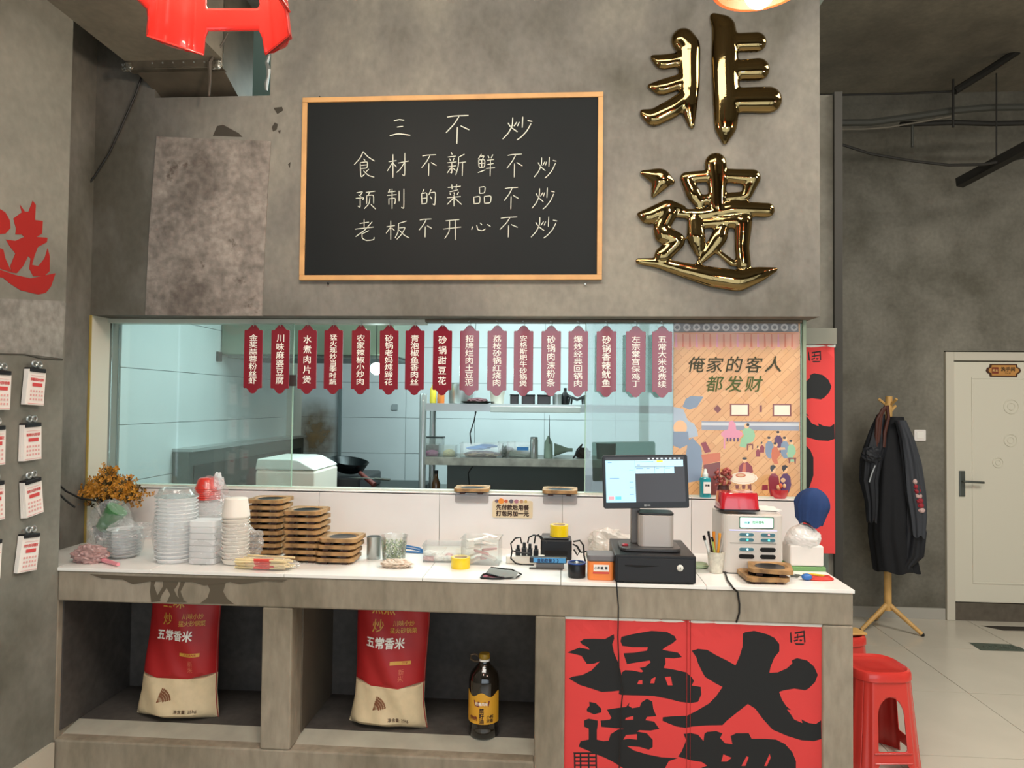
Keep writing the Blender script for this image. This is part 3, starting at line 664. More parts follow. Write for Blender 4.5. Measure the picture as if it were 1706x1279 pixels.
# ------------------------------------------------------------------ big ink characters shared by the door curtains
def S3(pts): return [(920+x/3.281, 1000+y/3.281) for x, y in pts]
INK = [
 [(152,232),(175,217),(230,215),(290,217),(338,190),(341,215),(330,245),(340,295),(362,345),(378,400),(384,440),(372,500),(330,505),(270,508),(215,490),(150,470),(90,435),(110,425),(165,415),(215,390),(262,340),(230,352),(190,355),(160,310),(120,300),(82,292),(110,280),(150,265),(205,275),(195,262),(165,248)],
 [(375,230),(380,205),(440,190),(545,172),(630,178),(672,200),(682,220),(660,240),(620,262),(605,275),(640,282),(690,290),(712,315),(670,322),(620,320),(622,350),(612,375),(660,382),(735,398),(765,425),(778,445),(765,470),(815,478),(818,520),(800,560),(760,567),(700,560),(640,545),(560,530),(470,527),(385,525),(365,520),(372,470),(383,400),(400,388),(440,390),(490,400),(500,395),(480,375),(510,370),(540,345),(535,335),(470,345),(410,355),(395,310),(392,295),(450,292),(520,280),(525,262),(440,262),(385,255)],
 [(1047,187),(1060,180),(1110,173),(1180,190),(1220,210),(1248,245),(1248,285),(1220,320),(1200,370),(1193,403),(1240,400),(1290,378),(1320,350),(1315,335),(1345,322),(1400,335),(1440,370),(1460,415),(1445,455),(1410,490),(1390,500),(1330,490),(1270,500),(1247,508),(1262,550),(1285,585),(1312,608),(1290,605),(1310,630),(1330,660),(1375,680),(1370,660),(1410,680),(1450,685),(1478,665),(1480,768),(1440,780),(1370,775),(1290,750),(1210,715),(1160,660),(1115,600),(1075,575),(1030,610),(960,665),(935,690),(850,690),(770,695),(730,703),(680,695),(640,680),(605,665),(607,645),(650,640),(740,635),(790,610),(860,570),(900,530),(935,480),(900,462),(840,425),(830,410),(800,350),(790,315),(765,280),(800,270),(850,275),(900,305),(960,335),(1007,362),(1030,310),(1045,260)],
 [(190,600),(205,585),(203,562),(240,570),(270,600),(270,620),(230,632),(190,615)],
 [(175,665),(200,655),(250,665),(250,690),(245,720),(245,770),(280,778),(310,775),(320,740),(360,715),(395,712),(270,700),(265,665),(315,660),(325,650),(300,605),(340,598),(405,590),(425,565),(420,585),(440,597),(480,590),(490,565),(520,545),(550,560),(555,600),(572,640),(520,645),(512,662),(560,670),(588,710),(540,720),(480,718),(465,725),(520,735),(552,770),(552,810),(530,825),(480,810),(410,805),(450,830),(520,850),(600,865),(690,868),(640,885),(600,960),(520,970),(420,945),(330,890),(290,870),(240,850),(145,810),(155,780),(200,770),(200,710),(175,700)],
 [(690,860),(710,830),(735,770),(720,735),(760,730),(800,740),(830,775),(835,735),(850,725),(900,722),(935,735),(922,760),(950,790),(990,795),(980,750),(1010,735),(1080,735),(1095,765),(1160,765),(1230,770),(1280,795),(1320,840),(1340,890),(1340,1010),(1300,1130),(1230,1200),(1170,1190),(1100,1150),(1180,1120),(1220,1040),(1225,960),(1200,940),(1150,1020),(1080,1110),(990,1150),(960,1130),(1040,1060),(1080,990),(1050,960),(990,1030),(960,1050),(935,1010),(920,960),(925,1160),(900,1200),(850,1180),(845,1000),(780,1010),(720,980),(740,950),(850,910),(820,890),(760,880)],
]
INKH = [[(467,465),(475,445),(495,443),(495,465)], [(538,460),(545,435),(568,425),(560,460)], [(618,425),(650,422),(660,470),(635,470)], [(405,650),(445,640),(445,660),(400,662)], [(390,770),(405,745),(465,740),(465,770),(420,765)], [(928,890),(940,850),(985,870),(960,890)], [(1040,915),(1068,862),(1080,868),(1062,915)], [(1165,915),(1195,848),(1200,870),(1180,915)]]
bx0, bzT = zc(942, 1026).x, zc(942, 1026).z
BWfull, BHt = zc(1371, 1039).x-bx0, .86
def bl_(pts): return [(zc(*p).x-bx0, BHt-(bzT-zc(*p).z)) for p in S3(pts)]
seals = []
for pl in ([(1305,185),(1312,175),(1318,240),(1308,235)],[(1330,180),(1388,172),(1390,182),(1332,190)],[(1345,190),(1352,190),(1352,215),(1345,215)],[(1330,205),(1385,198),(1385,206),(1330,214)],[(1380,175),(1388,175),(1392,235),(1384,238)],[(1325,225),(1350,218),(1352,226),(1330,233)],[(1360,220),(1375,222),(1370,232),(1358,230)],[(1330,240),(1388,242),(1380,250),(1340,250)]): seals.append(pl)
for k in range(6): seals.append([(115+k*2, 842+k*22), (245, 840+k*22), (246, 850+k*22), (118+k*2, 851+k*22)])
for x in (118, 150, 195, 236): seals.append([(x, 845), (x+9, 843), (x+11, 960), (x+2, 958)])
def curtain(name, label, loc, sw, seed, split, grp='ink character door curtains', xc=0, sc=1):
    BWd = BWfull-xc
    t = thing(name, label, 'curtain', loc, 0, grp)
    def surf(x, z):
        k = (BHt-z)/BHt
        y = sw*(.35+k)*(math.sin(x*9+seed)*.5+math.sin(x*21+seed*2)*.25)
        if z > BHt-.05: y += .0022*math.sin(x*70+seed)
        return (x, y, z)
    reg = [([(x-xc, z) for x, z in bl_(p)], m_) for L_, m_ in ((INK, 1), (INKH, 0), (seals, 1)) for p in L_]
    reg = [(p, m_) for p, m_ in reg if max(q[0] for q in p) > 0]
    t.scale = (sc, sc, sc)
    g = printed(BWd, BHt, reg, surf, .03)
    obj('cloth', g, [M_banner, M_ink], t)
    if split:
        xm = zc(1148, 1050).x-bx0
        g = G()
        for dx in (-.006, .006): g.box((xm+dx-.0008, surf(xm, BHt/2)[1]-.0035, .02), (xm+dx+.0008, surf(xm, BHt/2)[1]-.0025, BHt-.002))
        obj('seam', g, mat('dark_red_thread', '#9c2220', .8), t)
    rod = obj('rod', G().tube([(-.01, .004, BHt-.008), (BWd+.004, .004, BHt-.008)], .007, 10), M_white, t, smooth=True)
    return t
curtain('door_curtain', 'red cloth curtain with huge black brushed characters hanging under the counter', (bx0, YC+.012, bzT-BHt), .006, 1.0, True)
e = at(1390, 573, 'Y', 3.17)
curtain('door_curtain', 'red cloth curtain with black characters hanging in the doorway right of the hatch', (e.x-(BWfull-.62)*1.05, 3.17, e.z-BHt*1.05), .006, 2.6, False, xc=.62, sc=1.05)
g = zc(940, 1115)
one('crate', G().box((0, 0, 0), (.40, .3, .30)), mat('green_plastic', '#1f8a52', .4), 'green plastic crate behind the left edge of the counter curtain', 'crate', (n3a+.001, YC+.05, g.z-.30), bevel=.008)
bpy.data.objects['crate'].location = (n3a+.001, YC+.06, 0); bpy.data.objects['crate'].scale = (1, 1, (g.z)/.30)

# ------------------------------------------------------------------ poster on the right pane
PX0, PX1, PY0, PY1 = 1121, 1333, 535, 832
YPo = YW-.006
pA, pB = at(PX0, PY1, 'Y', YPo), at(PX1, PY0, 'Y', YPo); pz0 = ZS+.002
PW, PHt = pB.x-pA.x, pB.z-pz0
def pp(pts): return [(at(x, y, 'Y', YPo).x-pA.x, at(x, y, 'Y', YPo).z-pz0) for x, y in pts]
def zz(pts): return [(1120+x/7.417, 700+y/7.42) for x, y in pts]   # lower zoom
def zt(pts): return [(1110+x/3.876, 520+y/3.876) for x, y in pts]  # upper zoom
def ell(cx, cy_, rx, ry, n=16): return [(cx+rx*math.cos(2*PI*k/n), cy_+ry*math.sin(2*PI*k/n)) for k in range(n)]
PC = ['#d8a468', '#6f6a68', '#d89a7c', '#4a3f30', '#7a3a34', '#8f97a8', '#d98fa6', '#8fbf98', '#c96f4c', '#7c8fa6', '#8a2f3a', '#5a3560', '#efe3cf', '#2c2426', '#b9b4b0', '#d9b089', '#c8cdd4', '#e8b98a', '#a8b8c8']
reg = []
def add(pts, k, z=None): reg.append((pp(z(pts) if z else pts), k))
add([(40, 60), (852, 60), (855, 130), (40, 130)], 1, zt)
for k in range(13): add(ell(70+k*63, 98, 24, 24), 14, zt); add(ell(70+k*63, 98, 12, 12), 1, zt)
add([(40, 130), (856, 128), (858, 150)]+[(858-k*34, 215+(k % 2)*30) for k in range(25)]+[(42, 220)], 2, zt)
for k in range(18): add([(60+k*44, 140), (68+k*44, 140), (72+k*44, 225), (58+k*44, 225)], 8 if k % 3 else 6, zt)
add([(305, 625), (330, 597), (356, 627), (332, 652)], 4, zt)
for a, b_, c1, d1 in ((411, 590, 536, 670), (686, 592, 808, 672)):
    add([(a, b_), (c1, b_), (c1, d1), (a, d1)], 4, zt); add([(a+10, b_+8), (c1-10, b_+8), (c1-10, d1-8), (a+10, d1-8)], 12, zt)
add([(602, 600), (618, 600), (618, 645), (602, 645)], 4, zt)
add([(228, 703), (858, 708), (858, 765), (228, 760)], 5, zt); add([(228, 712), (858, 717), (858, 735), (228, 730)], 16, zt)
# serving figure in grey (left)
add([(40, 610), (110, 625), (140, 700), (180, 720), (200, 760), (205, 800), (40, 830)], 18, zt)
add(ell(90, 745, 44, 48), 17, zt)
add([(45, 770), (140, 770), (150, 850), (90, 880), (42, 860)], 9, zt)
add([(140, 830), (170, 810), (225, 870), (235, 960), (220, 1085), (140, 1100), (120, 960)], 9, zt)
add([(105, 610), (125, 560), (160, 540), (240, 545), (200, 610), (150, 630)], 9, zt)
add([(222, 845), (255, 835), (290, 900), (250, 910)], 10, zt)
add([(225, 920), (350, 905), (350, 960), (240, 985)], 8, zt)
add([(240, 985), (350, 965), (345, 1060), (330, 1180), (245, 1190)], 4, zt)
# tables and diners
add(ell(735, 170, 135, 60), 6, zz); add([(635, 200), (655, 200), (655, 350), (635, 350)], 6, zz)
add([(690, 110), (700, 20), (740, 0), (780, 40), (790, 110), (740, 160), (650, 160)], 6, zz)
for x in (670, 710, 755, 800): add([(x, 215), (x+22, 215), (x+22, 262), (x, 262)], 11, zz)
add([(865, 130), (900, 95), (950, 90), (1010, 130), (1025, 190), (1000, 260), (930, 290), (900, 340), (830, 320), (850, 230), (885, 190)], 7, zz); add(ell(920, 68, 30, 34), 17, zz); add(ell(935, 55, 18, 20), 13, zz)
add([(920, 290), (1000, 290), (1000, 360), (985, 360), (985, 310), (940, 310), (938, 370), (922, 370)], 4, zz)
for cx, cy_, k in ((1200, 300, 9), (1310, 230, 11), (1275, 370, 8), (1390, 300, 9), (1470, 340, 7), (1060, 390, 10), (1110, 340, 10)):
    add([(cx-50, cy_+90), (cx-45, cy_-10), (cx-15, cy_-45), (cx+20, cy_-45), (cx+50, cy_), (cx+55, cy_+60), (cx+20, cy_+110), (cx+40, cy_+170), (cx-10, cy_+170), (cx-40, cy_+130)] if k != 10 else [(cx-25, cy_+60), (cx-28, cy_-10), (cx, cy_-40), (cx+28, cy_-10), (cx+25, cy_+60)], k, zz)
    add(ell(cx+5, cy_-68 if k != 10 else cy_-52, 24 if k != 10 else 14, 28 if k != 10 else 15), 17, zz); add(ell(cx-5, cy_-85 if k != 10 else cy_-62, 20 if k != 10 else 10, 15), 13, zz)
add([(1300, 340), (1390, 335), (1400, 360), (1310, 370)], 15, zz)
add([(1430, 460), (1530, 460), (1525, 535), (1510, 535), (1505, 480), (1460, 480), (1455, 530), (1440, 530)], 4, zz)
add([(815, 640), (830, 560), (880, 510), (930, 515), (985, 570), (1000, 640), (960, 660), (830, 660)], 10, zz); add([(880, 530), (910, 530), (910, 650), (860, 650)], 8, zz); add(ell(893, 495, 26, 30), 17, zz); add(ell(893, 472, 30, 16), 13, zz)
add(ell(880, 715, 175, 76), 12, zz); add(ell(880, 712, 155, 62), 15, zz); add(ell(880, 712, 150, 58), 12, zz); add(ell(845, 680, 65, 26), 8, zz); add(ell(845, 678, 45, 16), 15, zz)
for x in (780, 860, 930): add([(x, 800), (x+45, 800), (x+40, 850), (x+4, 850)], 4, zz)
add([(955, 790), (975, 785), (980, 880), (962, 880)], 4, zz)
for cx, k in ((1255, 10), (1400, 11)):
    add([(cx-60, 860), (cx-70, 720), (cx-30, 660), (cx+20, 655), (cx+60, 700), (cx+70, 800), (cx+50, 870), (cx+20, 930), (cx-40, 940)], k, zz)
    add(ell(cx-10, 605, 34, 44), 17, zz); add([(cx-45, 600), (cx-40, 560), (cx, 550), (cx+30, 575), (cx+10, 590), (cx-25, 640)], 13, zz)
add([(1110, 800), (1180, 795), (1185, 860), (1105, 865)], 10, zz); add(ell(1370, 740, 30, 28), 15, zz)
g = printed(PW, PHt, reg, lambda x, z: (x, .0008*math.sin(x*30+z*12), z), .05)
def weave(name):
    m = bpy.data.materials.new(name); m.use_nodes = True; nt = m.node_tree; N = nt.nodes; L = nt.links; b = N['Principled BSDF']; b.inputs['Roughness'].default_value = .25; b.inputs['Coat Weight'].default_value = .5
    tc = N.new('ShaderNodeTexCoord'); mp = N.new('ShaderNodeMapping'); mp.inputs['Rotation'].default_value = (PI/2, 0, PI/4); mp.inputs['Scale'].default_value = (1, 1, 1)
    br_ = N.new('ShaderNodeTexBrick'); br_.inputs['Color1'].default_value = lin('#dcaa72'); br_.inputs['Color2'].default_value = lin('#cf9a62'); br_.inputs['Mortar'].default_value = lin('#b3804c')
    br_.inputs['Scale'].default_value = 9; br_.inputs['Brick Width'].default_value = 1.0; br_.inputs['Row Height'].default_value = .22; br_.inputs['Mortar Size'].default_value = .012; br_.inputs['Mortar Smooth'].default_value = .6
    L.new(tc.outputs['Object'], mp.inputs[0]); L.new(mp.outputs[0], br_.inputs['Vector']); L.new(br_.outputs[0], b.inputs['Base Color']); return m
pm = [weave('woven_poster')]+[mat('poster'+c, c, .3, coat=.5) for c in PC[1:]]
po = thing('poster', 'orange-tan poster of diners at round tables behind a woven background, stuck inside the right pane', 'poster', (pA.x, YPo, pz0))
obj('printed_sheet', g, pm, po)
M_title = mat('olive_ink', '#3b3a22', .5)
for ch, x, y in (('俺', 195, 335), ('家', 315, 338), ('的', 440, 335), ('客', 566, 338), ('人', 696, 335), ('都', 312, 462), ('发', 440, 462), ('财', 565, 462)):
    p = at(1110+x/3.876, 520+y/3.876, 'Y', YPo)
    t = text_g(ch, .072, bold=.0006); t.v = [(a+.18*c2, b_, c2) for a, b_, c2 in t.v]
    obj('poster_character', shift(t, p.x-pA.x, -.0025, p.z-pz0), M_title if ch not in '都发财' else mat('olive_ink_green', '#4a5a24', .5), po)

# ------------------------------------------------------------------ left wall: red character, patch, calendars
def wall_x(pts, k, dx=0): return [(at(k[0]+x/k[2], k[1]+y/k[2], 'X', XL)) for x, y in pts]
def wallprint(pts, d):
    P = [at(x/2.369, y/2.369, 'X', XL) for x, y in pts]; n = len(P); g = G()
    return g.add([(XL+d, p.y, p.z) for p in P]+[(XL-.005, p.y, p.z) for p in P], [tuple(range(n)), tuple(range(2*n-1, n-1, -1))]+[(k, k+n, (k+1) % n+n, (k+1) % n) for k in range(n)])
M_rp = mat('red_wall_paint', '#9c1d18', .6)
rc = thing('wall_character', 'large red brushed character painted at the left edge of the side wall', 'sign', (0, 0, 0))
for pts in ([(52,862),(85,838),(78,808),(97,835),(112,835),(128,792),(140,808),(137,868),(168,872),(165,922),(142,935),(186,938),(184,955),(148,975),(135,1010),(125,1045),(150,1050),(175,1020),(187,980),(195,1010),(195,1070),(175,1088),(130,1090),(115,1060),(120,1020),(110,1010),(90,1050),(65,1078),(45,1075),(40,1050),(60,1000),(40,975),(22,945),(60,950),(95,935),(85,925),(60,925),(62,900)],
            [(-60,835),(0,825),(20,838),(38,870),(40,900),(20,922),(-20,925)], [(-60,975),(0,980),(12,985),(20,1020),(45,1075),(0,1060),(-60,1040)], [(-90,1040),(0,1065),(60,1085),(120,1098),(218,1078),(200,1130),(180,1155),(150,1162),(80,1145),(40,1120),(10,1095),(-60,1090)]):
    obj('brush_stroke', wallprint(pts, .0015), M_rp, rc)
obj('cement_patch', wallprint([(-260, 1178), (0, 1178), (252, 1188), (258, 1198), (250, 1300), (244, 1415), (120, 1400), (-260, 1392)], .003), M_wallp := concrete('grey_rough_patch', ['#6e6c66', '#8a8882', '#98968f'], 5, .3, .3), wl)
M_pink = mat('red_print', '#d04a4a', .6); M_pinkl = mat('pink_print', '#e0a8a4', .7)
def calendar(px, py, tilt, idx, label):
    c_ = at(px, py, 'X', XL)
    t = thing('tear_off_calendar', label, 'calendar', (XL, c_.y, c_.z), PI/2, 'tear-off calendars on the side wall')
    t.rotation_euler = (0, tilt, PI/2)
    W_, H_ = .080, .122
    g = G()
    for k in range(6):
        o_ = .002*k*(1 if tilt >= 0 else -1)*.5
        g.add([(-W_/2-o_-.004, -.004-k*.003, -H_), (W_/2-o_*.2, -.004-k*.003, -H_), (W_/2, -.004-k*.003, 0), (-W_/2, -.004-k*.003, 0),
               (-W_/2-o_-.004, -.0068-k*.003, -H_), (W_/2-o_*.2, -.0068-k*.003, -H_), (W_/2, -.0068-k*.003, 0), (-W_/2, -.0068-k*.003, 0)], [(0, 3, 2, 1), (4, 5, 6, 7), (0, 1, 5, 4), (1, 2, 6, 5), (2, 3, 7, 6), (3, 0, 4, 7)])
    obj('paper_pad', g, M_paper, t)
    cl = obj('clip', G().box((-W_*.46, -.028, -.008), (W_*.42, .0, .006)), M_black, t, bevel=.002)
    g = G()
    for s_ in (-1, 1):
        pts = [(s_*.012+.010*math.cos(a*PI/6), -.018, .02+.010*math.sin(a*PI/6)) for a in range(13)]; g.tube(pts, .0035, 6)
    obj('clip_handle', g, M_steel, cl, smooth=True)
    g = G(); y = -.0235
    for k in range(7): q = text_g('恭喜发财大吉利'[(k+idx) % 7],   .0115, .0003); shift(q, -.027+k*.009, y, -.034); g.add(q.v, q.f)
    g.box((-.022, y-.0004, -.058), (.024, y, -.046)); 
    obj('red_printing', g, M_pink, t)
    g = G(); g.box((-.038, y-.0003, -.118), (.037, y, -.116)); g.box((-.03, y-.0003, -.022), (.03, y, -.0205))
    for a in range(5):
        for b_ in range(3): g.box((-.030+a*.013, y-.0003, -.078-b_*.014), (-.023+a*.013, y, -.071-b_*.014))
    obj('pale_printing', g, M_pinkl, t, kind='stuff')
cal = [(53, 616, .05, 'in the top row'), (45, 707, -.03, 'in the second row'), (45, 800, -.12, 'in the third row'), (43, 891, .09, 'in the bottom row')]
for i, (x, y, tl, lb) in enumerate(cal):
    calendar(x, y, tl, i, f'clipped tear-off calendar pad with red print {lb}, right column on the side wall'.replace('clipped tear-off', 'clipped'))
    calendar(x-60+[0, -2, -4, -6][i], y+[4, 5, 5, 12][i], tl*.3, i+2, f'calendar pad {lb} of the left column, cut off by the photo edge')
wg = G().tube([at(x, y, 'X', XL+.001) for x, y in ((-60, 584), (0, 589), (40, 590), (70, 597), (104, 599))], .003, 6)
obj('groove_wire', wg, mat('dark_groove', '#4c4a44', .8), wl)
for pts in [[(85, 795), (110, 818), (134, 830), (160, 834)], [(85, 808), (108, 832), (125, 845)]]:
    one('cable', G().tube([at(x, y, 'Y', 2.72) for x, y in pts], .004, 6), M_cable, 'black cable behind the counter flowers, '+('upper one' if pts[0][1] < 800 else 'lower one')+' from the side wall', 'cable', smooth=True)
struct('baseboard_left', G().box((XL-.001, -3.4, 0), (XL+.012, YC-.01, .40-.0)), mat('white_skirting', '#b9b1a2', .4))

# ------------------------------------------------------------------ wooden serving trays
def tp(px, py): return at(px, py, 'Z', TC)
TS, TH = .148, .0248
def make_tray():
    t = thing('wooden_tray', 'x', 'tray', (0, 0, 0), 0, 'square wooden trays with iron discs')
    n = 28; g = G(); h = TS/2; R1 = TS*.37
    z0, z1 = .0095, .0235
    ring = [(R1*math.cos(2*PI*k/n), R1*math.sin(2*PI*k/n)) for k in range(n)]
    sq = []
    for x, y in ring:
        s_ = h/max(abs(x), abs(y)); sq.append((x*s_, y*s_))
    vs = [(x, y, z1) for x, y in sq]+[(x*1.12, y*1.12, z1) for x, y in ring]+[(x, y, z1-.006) for x, y in ring]+[(x, y, z0) for x, y in sq]
    fs = []
    for k in range(n):
        j = (k+1) % n
        fs += [(k, j, n+j, n+k), (n+k, n+j, 2*n+j, 2*n+k), (3*n+j, 3*n+k, k, j)][0:2]+[(3*n+k, 3*n+j, j, k)]
    fs += [tuple(range(2*n, 3*n)), tuple(range(3*n, 4*n))[::-1]]
    g.add(vs, fs); obj('frame', g, M_tray, t)
    obj('iron_disc', G().lathe([(R1*.93, z1-.0065), (R1*.93, z1-.003), (R1*.78, z1-.005), (0.0001, z1-.005)], 28), M_disc, t, smooth=True)
    for s_ in (-1, 1): obj('batten', G().box((s_*h*.52-.011, -h*.92, 0), (s_*h*.52+.011, h*.92, .0095)), M_trayd, t)
    return t
proto = make_tray(); used = [False]
def tray(loc, rz, label):
    if not used[0]: used[0] = True; proto.location = loc; proto.rotation_euler = (0, 0, rz); proto['label'] = label; return proto
    return dup(proto, loc, rz, label)
NTH = ['topmost', 'second from top', 'third from top', 'fourth from top', 'fifth from top', 'sixth from top', 'seventh from top', 'eighth from top', 'lowest']
for nm, (pl, pr_, py), n in (('left tall stack', (404, 466, 926), 9), ('middle stack', (467, 531, 938), 8), ('low right stack', (525, 590, 941), 4)):
    a, b_ = tp(pl, py), tp(pr_, py); cx = (a.x+b_.x)/2; y = (a.y+b_.y)/2+TS/2
    for k in range(n):
        lab = NTH[n-1-k] if k else 'lowest'
        dx = R_.uniform(-.004, .004)+(.006*(k-2) if n == 4 else 0)*.6
        tray((cx+dx, y+R_.uniform(-.003, .003), TC+k*TH), R_.uniform(-.04, .04)+(.03 if n == 9 else 0), f'scorched square wooden tray, {lab} in the {nm} on the counter')
for (px, py), lb in (((786, 821), 'left'), ((933, 824), 'right')):
    p = at(px, py, 'Z', ZS); tray((p.x, YBS+.035, ZS), R_.uniform(-.05, .05), f'single wooden tray resting on the hatch sill, the {lb} of the two')
p = tp(1278, 968)
tray((p.x-.01, p.y+.02, TC), .05, 'wooden tray lying under another in front of the white power bank station')
tray((p.x+.018, p.y+.03, TC+TH+.001), -.22, 'wooden tray set askew on top of another before the power bank station')

# ------------------------------------------------------------------ tableware at the left end
def ribbed(r, h, n, taper=0.0, d=.0025, z0=0):
    P = [(0.0001, z0)]
    for k in range(n):
        z = z0+h*k/n; rr = r*(1-taper*k/n); P += [(rr-d, z), (rr-d, z+h/n*.55), (rr, z+h/n*.6), (rr, z+h/n*.97)]
    return P+[(r*(1-taper), z0+h), (r*(1-taper)*.9, z0+h+.004), (0.0001, z0+h+.004)]
# tall stack of clear round tubs in film
p = tp(272, 942); t = thing('container_stack', 'tall stack of clear round plastic food containers wrapped in film', 'container', (p.x, p.y+.085, TC))
for k in range(17):
    obj('container', G().lathe([(.066, .0), (.070, .010), (.078, .0128), (.078, .0145), (.073, .0145), (.068, .004)], 24, cap=False), M_tub2, t, loc=(0, 0, .003+k*.0142), smooth=True)
obj('dome_lid', G().lathe([(.079, 0), (.079, .005), (.070, .012), (.062, .030), (.04, .036), (.0001, .037)], 24), M_tub, t, loc=(0, 0, .247), smooth=True)
obj('film_wrap', crumple((0, 0, .14), (.086, .082, .155), 5, .06, 40, 26, 3.4), M_bag, t)
# round bowl stack in a bag, left
p = tp(187, 934); t = thing('bowl_stack', 'short stack of white plastic bowls in a knotted clear bag at the counter end', 'bowl', (p.x, p.y+.07, TC))
for k in range(9): obj('bowl', G().lathe([(.04, 0), (.045, .006), (.060, .0118), (.063, .0125), (.058, .0125), (.042, .003)], 24, cap=False), M_tub2, t, loc=(0, 0, .004+k*.0118), smooth=True)
obj('plastic_bag', crumple((0, 0, .08), (.073, .068, .085), 8, .12, 36, 22, 2.8), M_bag, t)
g = G(); kx = crumple((.085, .0, .105), (.055, .03, .03), 13, .6, 20, 12, base=False); g.add(kx.v, kx.f); obj('bag_knot', g, M_bag, t)
# green cup lying in a bag
p = tp(160, 930); t = thing('bagged_cup', 'green cup inside a loose clear plastic bag at the far left of the counter', 'bag', (p.x-.02, p.y+.11, TC))
obj('plastic_bag', crumple((0, 0, .12), (.085, .05, .085), 21, .3, 36, 22, 2.2, base=False), M_bag, t)
g = G().lathe([(.028, -.05), (.036, .0), (.042, .05)], 20); 
gm = G(); gm.add([(x*.8+z*.6, y, -x*.6+z*.8+.135) for x, y, z in g.v], g.f)
obj('cup', gm, mat('green_cup', '#4f7f50', .3), t, smooth=True)
obj('bag_tail', crumple((-.03, -.02, .055), (.04, .03, .05), 31, .5, 20, 12, base=False), M_bag, t)
# support block hidden inside: folded bags that hold the cup bag up
obj('folded_film', crumple((.01, .0, .03), (.06, .04, .04), 33, .3, 20, 12), M_bag2, t)
p = tp(135, 941)
one('crumpled_bag', crumple((0, 0, .035), (.068, .042, .038), 41, .34, 44, 28, 2.6), mat('pink_brown_film', '#a88682', .35, coat=.3), 'dusty pink crumpled plastic bag lying at the left counter end', 'bag', (p.x, p.y+.05, TC))
a, b_ = tp(150, 931), tp(197, 944)
t = thing('brush_handle', 'pink plastic handle lying on the counter beside the pink crumpled bag', 'handle', (a.x, a.y, TC))
obj('grip', G().tube([(0, 0, .012), ((b_.x-a.x)*.5, (b_.y-a.y)*.5, .010), (b_.x-a.x, b_.y-a.y, .009)], [.011, .009, .007], 10), mat('pink_plastic', '#e8929c', .3, coat=.4), t, smooth=True)
# golden artificial shrub
p = at(188, 900, 'Y', 2.98); t = thing('artificial_plant', 'bushy artificial plant with golden orange blossoms in a dark pot by the side wall', 'plant', (p.x, 2.93, TC))
obj('pot', G().lathe([(.035, 0), (.05, .07), (.052, .075), (.046, .075), (.0001, .07)], 20), mat('brown_pot', '#3b2a22', .5), t, smooth=True)
g = G(); tips = []
for k in range(44):
    a = R_.uniform(0, 2*PI); e_ = R_.uniform(.1, 1); q = Vector((math.cos(a)*.125*e_, math.sin(a)*.06*e_, .12+.20*(1-e_*.55)*R_.uniform(.75, 1.05)))
    q.x += .01; g.tube([(0, 0, .07), (q.x*.4, q.y*.4, .07+(q.z-.07)*.6), q], [.002, .0015, .001], 4); tips.append(q)
obj('stems', g, mat('dark_stem', '#2d2a18', .7), t, kind='stuff')
g = G(); gd = G()
for q in tips*16:
    c_ = q+Vector((R_.gauss(0, .022), R_.gauss(0, .016), R_.gauss(0, .018)))
    if c_.z < .06: continue
    G_ = g if R_.random() < .74 else gd; r = R_.uniform(.009, .016); ax = R_.uniform(0, PI); up = Vector((R_.uniform(-.6, .6), -1, R_.uniform(-.2, .9))).normalized(); u = up.orthogonal().normalized(); v = up.cross(u)
    for m_ in range(4):
        th = ax+m_*PI/2; d = u*math.cos(th)+v*math.sin(th); s_ = u*math.cos(th+PI/2)+v*math.sin(th+PI/2)
        G_.add([c_, c_+d*r*.6+s_*r*.35+up*.002, c_+d*r+up*.004, c_+d*r*.6-s_*r*.35+up*.002], [(0, 1, 2, 3)])
obj('blossoms', g, mat('golden_petal', '#c98a2c', .5, noise=.35, nscale=40), t, kind='stuff')
obj('leaves', gd, mat('dark_leaf', '#4a3d1c', .6), t, kind='stuff')
# rectangular container stack
p = tp(328, 944); t = thing('container_stack', 'stack of frosted rectangular takeaway boxes in clear film behind the chopsticks', 'container', (p.x-.002, p.y+.075, TC))
for k in range(7):
    obj('box', G().slab(rrect(.104, .088, .015), 0, .0215), M_tub2, t, loc=(0, 0, .002+k*.0232), bevel=.002)
obj('film_wrap', crumple((0, -.01, .05), (.060, .055, .065), 51, .18, 34, 20, 3.4), M_bag, t)
# red bowls in a bag on a stack of tubs
p = tp(335, 925); t = thing('bowl_stack', 'stack of small red bowls upside down in a clear bag on a tub stack', 'bowl', (p.x-.018, p.y+.085, TC))
for k in range(12): obj('tub', G().lathe([(.048, 0), (.052, .01), (.054, .0165), (.050, .0165)], 20, cap=False), M_tub2, t, loc=(0, 0, .002+k*.0168), smooth=True)
M_rb = mat('red_bowl_plastic', '#cf3a30', .25, coat=.5)
g_rb = [(.05, 0), (.052, .003), (.046, .012), (.038, .04), (.030, .046), (.0001, .046)]
for k in range(6): obj('red_bowl', G().lathe(g_rb, 24), M_rb, t, loc=(-.004, 0, .212+k*.0085), smooth=True)
obj('plastic_bag', crumple((.012, 0, .245), (.064, .05, .062), 61, .22, 34, 20, 2.2, base=False), M_bag, t)
obj('bag_tail', crumple((.045, -.01, .285), (.022, .014, .035), 64, .5, 18, 12, base=False), M_bag2, t)
obj('loose_film', crumple((.04, -.015, .19), (.085, .04, .05), 66, .35, 30, 18, base=False), M_bag, t)
